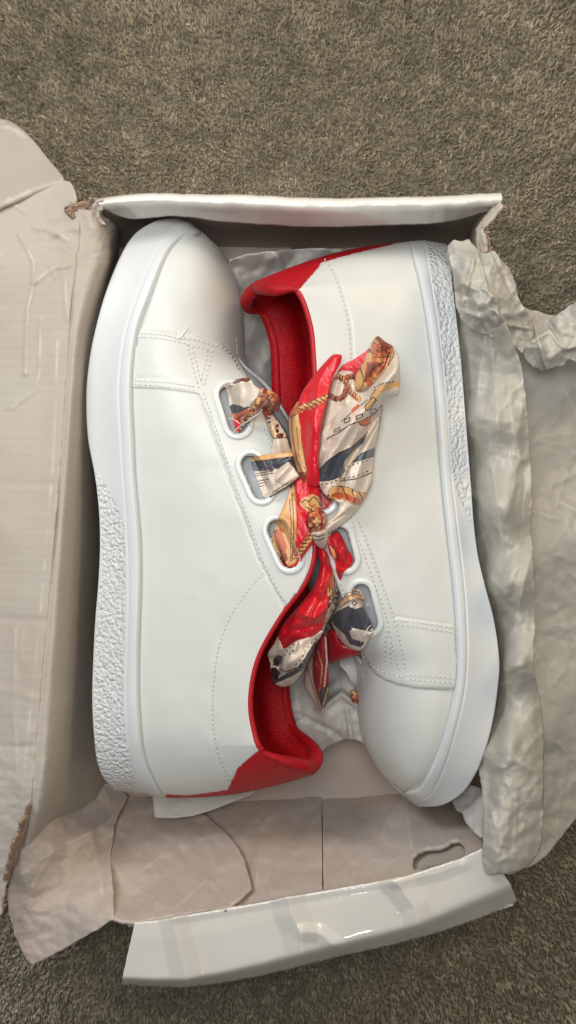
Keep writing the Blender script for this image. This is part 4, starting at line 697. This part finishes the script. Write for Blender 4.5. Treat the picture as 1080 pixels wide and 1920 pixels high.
# --- the bow
ribbon([(639, 688), (652, 679), (668, 671), (684, 660), (697, 650), (694, 672), (680, 700), (655, 712), (632, 706)], [(639, 690, .109), (697, 652, .112), (660, 705, .109), (690, 680, .112)], RED, [], lL, curl_=.0006)
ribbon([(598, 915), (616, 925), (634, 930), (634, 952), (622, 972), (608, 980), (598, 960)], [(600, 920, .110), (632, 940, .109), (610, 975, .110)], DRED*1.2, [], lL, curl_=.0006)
ribbon([(619, 727), (627, 707), (641, 695), (660, 697), (668, 712), (669, 733), (688, 729), (712, 706), (730, 680), (739, 655), (747, 670), (750, 700), (748, 738), (735, 744), (722, 745), (717, 775), (711, 805), (704, 840), (700, 870), (698, 900), (690, 922), (674, 950), (656, 972), (634, 990), (612, 1001), (605, 991), (612, 977), (628, 966), (636, 946), (622, 938), (606, 925), (598, 905), (595, 880), (597, 840), (603, 800), (611, 765)],
       [(625, 710, .111), (660, 700, .114), (665, 735, .116), (740, 660, .121), (749, 735, .128), (720, 745, .125), (700, 760, .122), (608, 780, .113), (597, 880, .116), (607, 925, .116), (634, 948, .117), (608, 992, .116), (655, 970, .112), (698, 895, .112), (706, 830, .112), (716, 775, .113), (650, 850, .124), (665, 800, .126), (640, 760, .115), (670, 900, .120)], CREAM,
       rope([(621, 712), (634, 706), (648, 716), (654, 730), (662, 740), (672, 748)], 9)+rope([(618, 742), (632, 748), (645, 742), (650, 728)], 9, ORA, BRO)+rope([(650, 708), (662, 706), (672, 712)], 9, ORA, BRO)+rope([(628, 924), (648, 925), (668, 934), (690, 938)], 24, TAN, ORA)
       +[('fill', [(700, 735), (712, 724), (730, 718), (747, 714), (749, 725), (730, 730), (712, 738), (704, 752), (696, 762), (690, 756)], TAN), ('dots', [(700, 728), (715, 720), (740, 715)], 6), ('line', [(692, 760), (696, 742), (704, 730)], 1.3, INK),
         ('line', [(613, 823), (635, 811), (655, 797), (680, 788), (700, 778), (716, 760)], 1.8, INK), ('line', [(640, 790), (665, 768), (690, 750)], 1.2, INK), ('fill', [(660, 775), (676, 762), (672, 757), (658, 768)], ORA), ('fill', [(684, 762), (700, 744), (704, 750), (694, 768), (686, 770)], TAN), ('line', [(684, 762), (700, 744), (706, 750), (694, 768), (686, 770), (684, 762)], 1.3, INK),
         ('fill', [(672, 790), (682, 787), (696, 782), (694, 792), (686, 799), (676, 797)], ORA), ('line', [(672, 790), (676, 797), (686, 799), (695, 792)], 1.3, INK)]
       +[('line', [(cx-w_, cy-h_+2), (cx+w_, cy-h_-2), (cx+w_, cy+h_-2), (cx-w_, cy+h_+2), (cx-w_, cy-h_+2)], 1.4, INK) for cx, cy, w_, h_ in ((632, 806, 5, 2.5), (651, 788, 5, 3.5), (674, 781, 6, 3), (700, 771, 5, 3.5))]
       +[('fill', [(595, 894), (599, 880), (614, 864), (636, 849), (660, 838), (682, 818), (690, 808), (682, 830), (662, 848), (648, 862), (644, 872), (648, 882), (640, 893), (622, 900), (606, 903), (597, 902)], CHA), ('line', [(595, 894), (599, 880), (614, 864), (636, 849), (660, 838), (684, 816)], 1.2, INK), ('line', [(598, 902), (622, 900), (641, 892)], 1.5, INK),
         ('fill', [(664, 862), (676, 850), (704, 838), (702, 856), (684, 862), (658, 869)], CHA), ('dots', [(600, 907), (614, 907), (634, 900)], 9), ('dots', [(612, 930), (628, 929)], 8), ('dots', [(650, 876), (672, 868), (697, 862)], 9), ('dots', [(642, 898), (668, 893), (694, 882)], 9), ('line', [(638, 902), (668, 898), (697, 886)], 1.6, INK), ('line', [(603, 922), (614, 934), (628, 938)], 1.4, INK), ('line', [(717, 760), (706, 830), (699, 900), (680, 945)], 1.0, INK)],
       lL, folds=[([(600, 905), (620, 850), (660, 790), (705, 745), (742, 690)], .0052, 11), ([(618, 830), (622, 790), (640, 765)], -.0042, 10), ([(636, 930), (648, 880), (678, 830), (708, 785)], -.0058, 6), ([(660, 950), (672, 890), (690, 840), (712, 790)], .0026, 8), ([(612, 990), (640, 965), (670, 930)], .0026, 8), ([(660, 838), (690, 800), (715, 770)], -.002, 5), ([(606, 985), (625, 978), (645, 965)], -.0016, 3), ([(720, 712), (740, 700)], .0015, 10)], curl_=.0022, pleat=(125, -300, .0020, 19))
ribbon([(709, 630), (722, 640), (738, 651), (737, 668), (729, 684), (717, 701), (703, 716), (688, 727), (669, 733), (664, 720), (667, 703), (679, 681), (688, 664), (695, 647), (701, 636)],
       [(709, 632, .121), (737, 655, .124), (717, 700, .124), (670, 731, .119), (667, 705, .117), (690, 660, .118), (700, 680, .128)], ORA,
       [('scr', [(640, 620), (750, 620), (750, 740), (640, 740)], 9, 11.), ('line', [(736, 660), (728, 684), (717, 700), (700, 716)], 5, TAN), ('line', [(731, 660), (722, 684), (710, 700)], 1.3, INK), ('fill', [(700, 632), (709, 628), (738, 650), (730, 658), (712, 645)], BRO), ('fill', [(668, 706), (690, 668), (684, 700), (682, 722), (670, 732)], TAN), ('line', [(676, 692), (682, 712), (680, 725)], 1.2, INK), ('line', [(736, 655), (728, 684)], 1.2, INK)],
       lL, folds=[([(712, 645), (700, 690), (680, 720)], .0026, 8), ([(728, 655), (712, 700)], -.0018, 5)], pleat=(-50, 100, .0010, 14))
ribbon([(624, 665), (634, 664), (641, 667), (638, 682), (626, 704), (617, 735), (612, 758), (604, 790), (599, 833), (597, 870), (600, 905), (588, 912), (575, 902), (574, 880), (566, 833), (561, 790), (558, 762), (568, 733), (590, 702), (611, 677)],
       [(632, 666, .116), (611, 680, .114), (570, 735, .114), (562, 800, .116), (598, 833, .122), (576, 890, .119), (598, 905, .119), (618, 735, .120), (585, 800, .123)], RED,
       rope([(556, 772), (570, 764), (584, 760), (598, 752), (616, 746)], 12), lL, folds=[([(626, 670), (598, 720), (588, 800), (590, 890)], .0018, 12), ([(577, 740), (572, 850)], -.001, 8)], wav=(.0005, .05, 7), curl_=.0014, pleat=(10, -300, .0010, 16))
ribbon([(560, 752), (550, 765), (541, 782), (542, 810), (547, 845), (556, 880), (565, 904), (577, 902), (584, 889), (577, 870), (570, 840), (565, 800), (561, 772)], [(558, 755, .112), (541, 790, .106), (563, 800, .117), (570, 900, .116), (582, 888, .118), (552, 860, .110)], TAN,
       [('line', [(560, 757), (548, 775), (547, 810), (556, 860), (570, 896)], 1.5, BRO), ('fill', [(541, 780), (550, 765), (562, 758), (562, 772), (546, 785)], ORA), ('line', [(545, 783), (562, 774)], 1.3, INK), ('line', [(563, 775), (566, 820), (576, 870), (584, 888)], 1.5, INK), ('fill', [(560, 885), (578, 884), (582, 892), (570, 906), (560, 902)], BRO), ('line', [(556, 800), (560, 850), (572, 880)], 1.0, BRO)], lL, folds=[([(552, 775), (555, 840), (570, 890)], .0016, 5)])
# knot
ribbon([(580, 958), (590, 950), (604, 955), (612, 968), (610, 985), (606, 1000), (592, 1003), (582, 998), (578, 980)], [(582, 960, .119), (610, 970, .119), (592, 1000, .118), (594, 978, .127)], ORA, [('scr', [(560, 940), (630, 940), (630, 1010), (560, 1010)], 6, 15.), ('line', [(600, 955), (604, 980), (600, 1000)], 4, DRED)], lL, folds=[([(584, 965), (596, 998)], .0016, 4), ([(600, 960), (608, 990)], .0012, 3)])
ribbon([(582, 997), (597, 994), (614, 990), (615, 1008), (612, 1024), (604, 1030), (595, 1024), (588, 1014)], [(583, 998, .117), (614, 992, .117), (603, 1028, .112), (598, 1005, .124)], CREAM*.92, [('line', [(586, 1004), (598, 1006), (610, 1002)], 1.4, INK), ('line', [(590, 1013), (602, 1012), (608, 1008)], 1.3, INK)], lL, folds=[([(584, 1001), (612, 996)], .0014, 4)])
# tails falling into the gap
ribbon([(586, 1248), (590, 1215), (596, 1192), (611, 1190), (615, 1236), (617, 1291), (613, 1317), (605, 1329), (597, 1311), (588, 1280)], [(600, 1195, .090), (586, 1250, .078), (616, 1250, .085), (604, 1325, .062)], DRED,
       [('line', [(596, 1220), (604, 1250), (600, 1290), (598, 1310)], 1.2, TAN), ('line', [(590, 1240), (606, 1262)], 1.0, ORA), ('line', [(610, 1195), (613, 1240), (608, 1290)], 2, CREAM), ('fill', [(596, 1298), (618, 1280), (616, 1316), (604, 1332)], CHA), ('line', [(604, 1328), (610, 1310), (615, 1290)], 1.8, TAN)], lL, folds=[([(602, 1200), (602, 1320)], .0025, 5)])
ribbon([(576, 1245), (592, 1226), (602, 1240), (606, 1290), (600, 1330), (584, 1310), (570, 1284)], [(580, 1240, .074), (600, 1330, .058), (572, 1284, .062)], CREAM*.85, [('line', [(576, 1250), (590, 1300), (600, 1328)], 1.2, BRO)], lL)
ribbon([(516, 1228), (523, 1188), (536, 1164), (560, 1136), (580, 1112), (594, 1086), (600, 1058), (594, 1030), (604, 1026), (614, 1038), (622, 1060), (622, 1090), (616, 1134), (606, 1172), (598, 1190), (580, 1200), (551, 1206), (534, 1220)],
       [(600, 1030, .110), (598, 1065, .107), (580, 1112, .104), (545, 1155, .100), (525, 1190, .095), (518, 1226, .085), (618, 1060, .106), (618, 1110, .106), (604, 1175, .104), (560, 1200, .098), (585, 1150, .112), (600, 1100, .111)], RED,
       [('line', [(590, 1050), (593, 1062), (590, 1075)], 3.5, TAN), ('line', [(586, 1052), (590, 1062), (587, 1078)], 1.2, INK)], lL, folds=[([(608, 1035), (604, 1090), (575, 1140), (540, 1195)], .0020, 7), ([(560, 1150), (590, 1160), (610, 1140)], .0020, 6), ([(540, 1185), (575, 1175), (600, 1170)], -.0016, 6), ([(605, 1060), (590, 1110), (560, 1160)], -.0016, 5), ([(600, 1110), (605, 1150)], .0012, 5)], wav=(.0007, .06, 9), pleat=(-90, 180, .0017, 15))
ribbon([(614, 1038), (626, 1054), (636, 1085), (638, 1108), (628, 1142), (614, 1167), (604, 1186), (606, 1160), (612, 1130), (615, 1085)], [(615, 1042, .106), (636, 1090, .098), (606, 1180, .100), (618, 1100, .108)], CREAM,
       [('fill', [(612, 1040), (620, 1044), (628, 1075), (626, 1100), (618, 1120), (614, 1090)], ORA), ('scr', [(610, 1100), (640, 1100), (630, 1150), (600, 1190)], 7, 30.), ('line', [(618, 1045), (628, 1075), (627, 1100), (618, 1125)], 1.5, INK), ('line', [(630, 1100), (622, 1130), (608, 1150)], 1.4, INK), ('line', [(616, 1060), (618, 1110)], 1.2, INK)], lL, folds=[([(620, 1050), (626, 1100), (612, 1160)], .0015, 5)])
ribbon([(523, 1190), (513, 1207), (502, 1226), (506, 1240), (507, 1256), (513, 1279), (527, 1288), (545, 1284), (561, 1269), (576, 1244), (590, 1212), (606, 1186), (600, 1182), (578, 1194), (555, 1202), (533, 1216), (527, 1200)],
       [(522, 1192, .094), (504, 1226, .088), (508, 1256, .084), (527, 1286, .082), (561, 1268, .090), (590, 1210, .098), (604, 1185, .103), (555, 1204, .103), (540, 1240, .105), (533, 1218, .094), (519, 1238, .082)], CREAM,
       [('fill', [(598, 1200), (588, 1207), (576, 1232), (560, 1252), (538, 1262), (522, 1272), (510, 1250), (506, 1262), (514, 1282), (530, 1276), (548, 1268), (568, 1256), (584, 1232), (596, 1206)], CHA), ('line', [(598, 1200), (588, 1207), (576, 1230), (560, 1250), (538, 1260), (524, 1254)], 1.6, INK), ('dots', [(532, 1232), (538, 1220), (548, 1210), (558, 1205)], 9), ('dots', [(596, 1196), (584, 1206), (572, 1222), (562, 1240), (548, 1252)], 10), ('dots', [(540, 1228), (550, 1220)], 8),
        ('fill', [(512, 1236), (520, 1228), (530, 1230), (529, 1240), (521, 1250), (512, 1248)], INK), ('fill', [(506, 1255), (516, 1250), (526, 1262), (520, 1276), (510, 1272)], INK), ('line', [(523, 1192), (521, 1226)], 1.0, TAN)],
       lL, folds=[([(555, 1206), (548, 1235), (530, 1252)], .0026, 8), ([(512, 1236), (524, 1240), (522, 1262)], -.005, 5), ([(585, 1210), (565, 1250), (540, 1276)], .0016, 6), ([(562, 1204), (560, 1218), (550, 1230)], -.0016, 4)], pleat=(-80, 60, .0009, 14))
# --- right sneaker
ribbon([(614, 1012), (622, 1002), (632, 996), (641, 1006), (648, 1022), (660, 1048), (654, 1062), (645, 1072), (638, 1088), (630, 1070), (629, 1052), (618, 1037)], [(616, 1012, .106), (632, 998, .108), (659, 1050, .096), (638, 1085, .096), (630, 1040, .110), (645, 1040, .108)], RED,
       [('fill', [(618, 1022), (626, 1030), (632, 1048), (626, 1046)], TAN), ('line', [(618, 1020), (628, 1030), (634, 1052)], 1.4, INK)], lR, lift=(SR, R_EYE), folds=[([(625, 1010), (640, 1040), (650, 1062)], .0024, 5), ([(640, 1012), (632, 1050)], -.0018, 4)], pleat=(30, 70, .001, 10))
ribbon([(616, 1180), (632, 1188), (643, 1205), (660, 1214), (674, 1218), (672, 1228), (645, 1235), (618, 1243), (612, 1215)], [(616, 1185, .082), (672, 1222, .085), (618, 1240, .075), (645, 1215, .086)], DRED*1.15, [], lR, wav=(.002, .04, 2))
ribbon([(632, 1140), (643, 1120), (657, 1106), (668, 1103), (677, 1108), (683, 1122), (681, 1138), (692, 1160), (699, 1178), (691, 1200), (677, 1219), (659, 1217), (643, 1206), (630, 1188), (622, 1168), (626, 1152)],
       [(668, 1104, .096), (681, 1125, .097), (645, 1120, .102), (630, 1145, .094), (624, 1170, .088), (645, 1206, .086), (678, 1216, .097), (698, 1178, .097), (660, 1150, .108), (662, 1185, .104), (668, 1125, .108)], CREAM,
       [('fill', [(632, 1146), (652, 1136), (668, 1142), (680, 1140), (699, 1172), (694, 1182), (664, 1176), (655, 1184), (660, 1198), (684, 1204), (676, 1214), (656, 1208), (646, 1190), (626, 1172), (622, 1158)], CHA), ('line', [(668, 1142), (680, 1139), (700, 1172)], 1.3, INK), ('line', [(622, 1162), (646, 1184), (658, 1196)], 1.5, INK), ('line', [(664, 1177), (694, 1183)], 1.4, INK),
        ('line', [(633, 1136), (648, 1124), (664, 1117), (682, 1122)], 5, TAN), ('line', [(633, 1131), (648, 1120), (664, 1113), (680, 1116)], 1.2, BRO), ('line', [(636, 1140), (652, 1128), (668, 1122), (682, 1126)], 1.2, INK), ('dots', [(640, 1124), (652, 1112), (666, 1108), (678, 1112)], 6), ('line', [(660, 1130), (665, 1126), (669, 1131), (665, 1135), (660, 1130)], 1.3, INK)],
       lR, lift=(SR, R_EYE), folds=[([(666, 1122), (650, 1160), (640, 1195)], .0026, 6), ([(672, 1130), (680, 1165), (684, 1190)], .0022, 6), ([(660, 1135), (662, 1175)], -.002, 5), ([(640, 1125), (672, 1122)], .0018, 4), ([(634, 1142), (660, 1128), (680, 1130)], -.002, 3)], pleat=(10, 90, .001, 13))
ribbon([(655, 1300), (664, 1292), (674, 1306), (680, 1318), (662, 1318)], [(655, 1300, .055), (680, 1318, .055)], ORA, [('scr', [(640, 1280), (690, 1280), (690, 1330), (640, 1330)], 6, 5.)], lR)
# loose threads at the eyelets
for par, z0, pl in ((lL, .106, [(429, 784), (441, 788), (452, 796), (462, 800)]), (lL, .107, [(436, 812), (450, 799), (470, 786), (490, 770), (508, 745)]), (lR, .104, [(682, 1138), (690, 1133), (694, 1142)]), (lR, .103, [(676, 1205), (690, 1178), (697, 1172)])):
    c = smooth_line(pl, 2.0); Vt, Ft = tube(P(c[:, 0], c[:, 1], z0+.008*np.sin(np.linspace(0, 3.1, len(c)))), .00022, 5); mesh('loose_thread', Vt, Ft, M['thread'], par)
c = smooth_line([(333, 636), (342, 628), (351, 613)], 1.5); h = [SL.hit(x, y, .0012) for x, y in c]; h = [q[0] for q in h if q]
if len(h) > 2: Vt, Ft = tube(h, .00035, 6); mesh('loose_thread', Vt, Ft, M['thread'], shoeL)
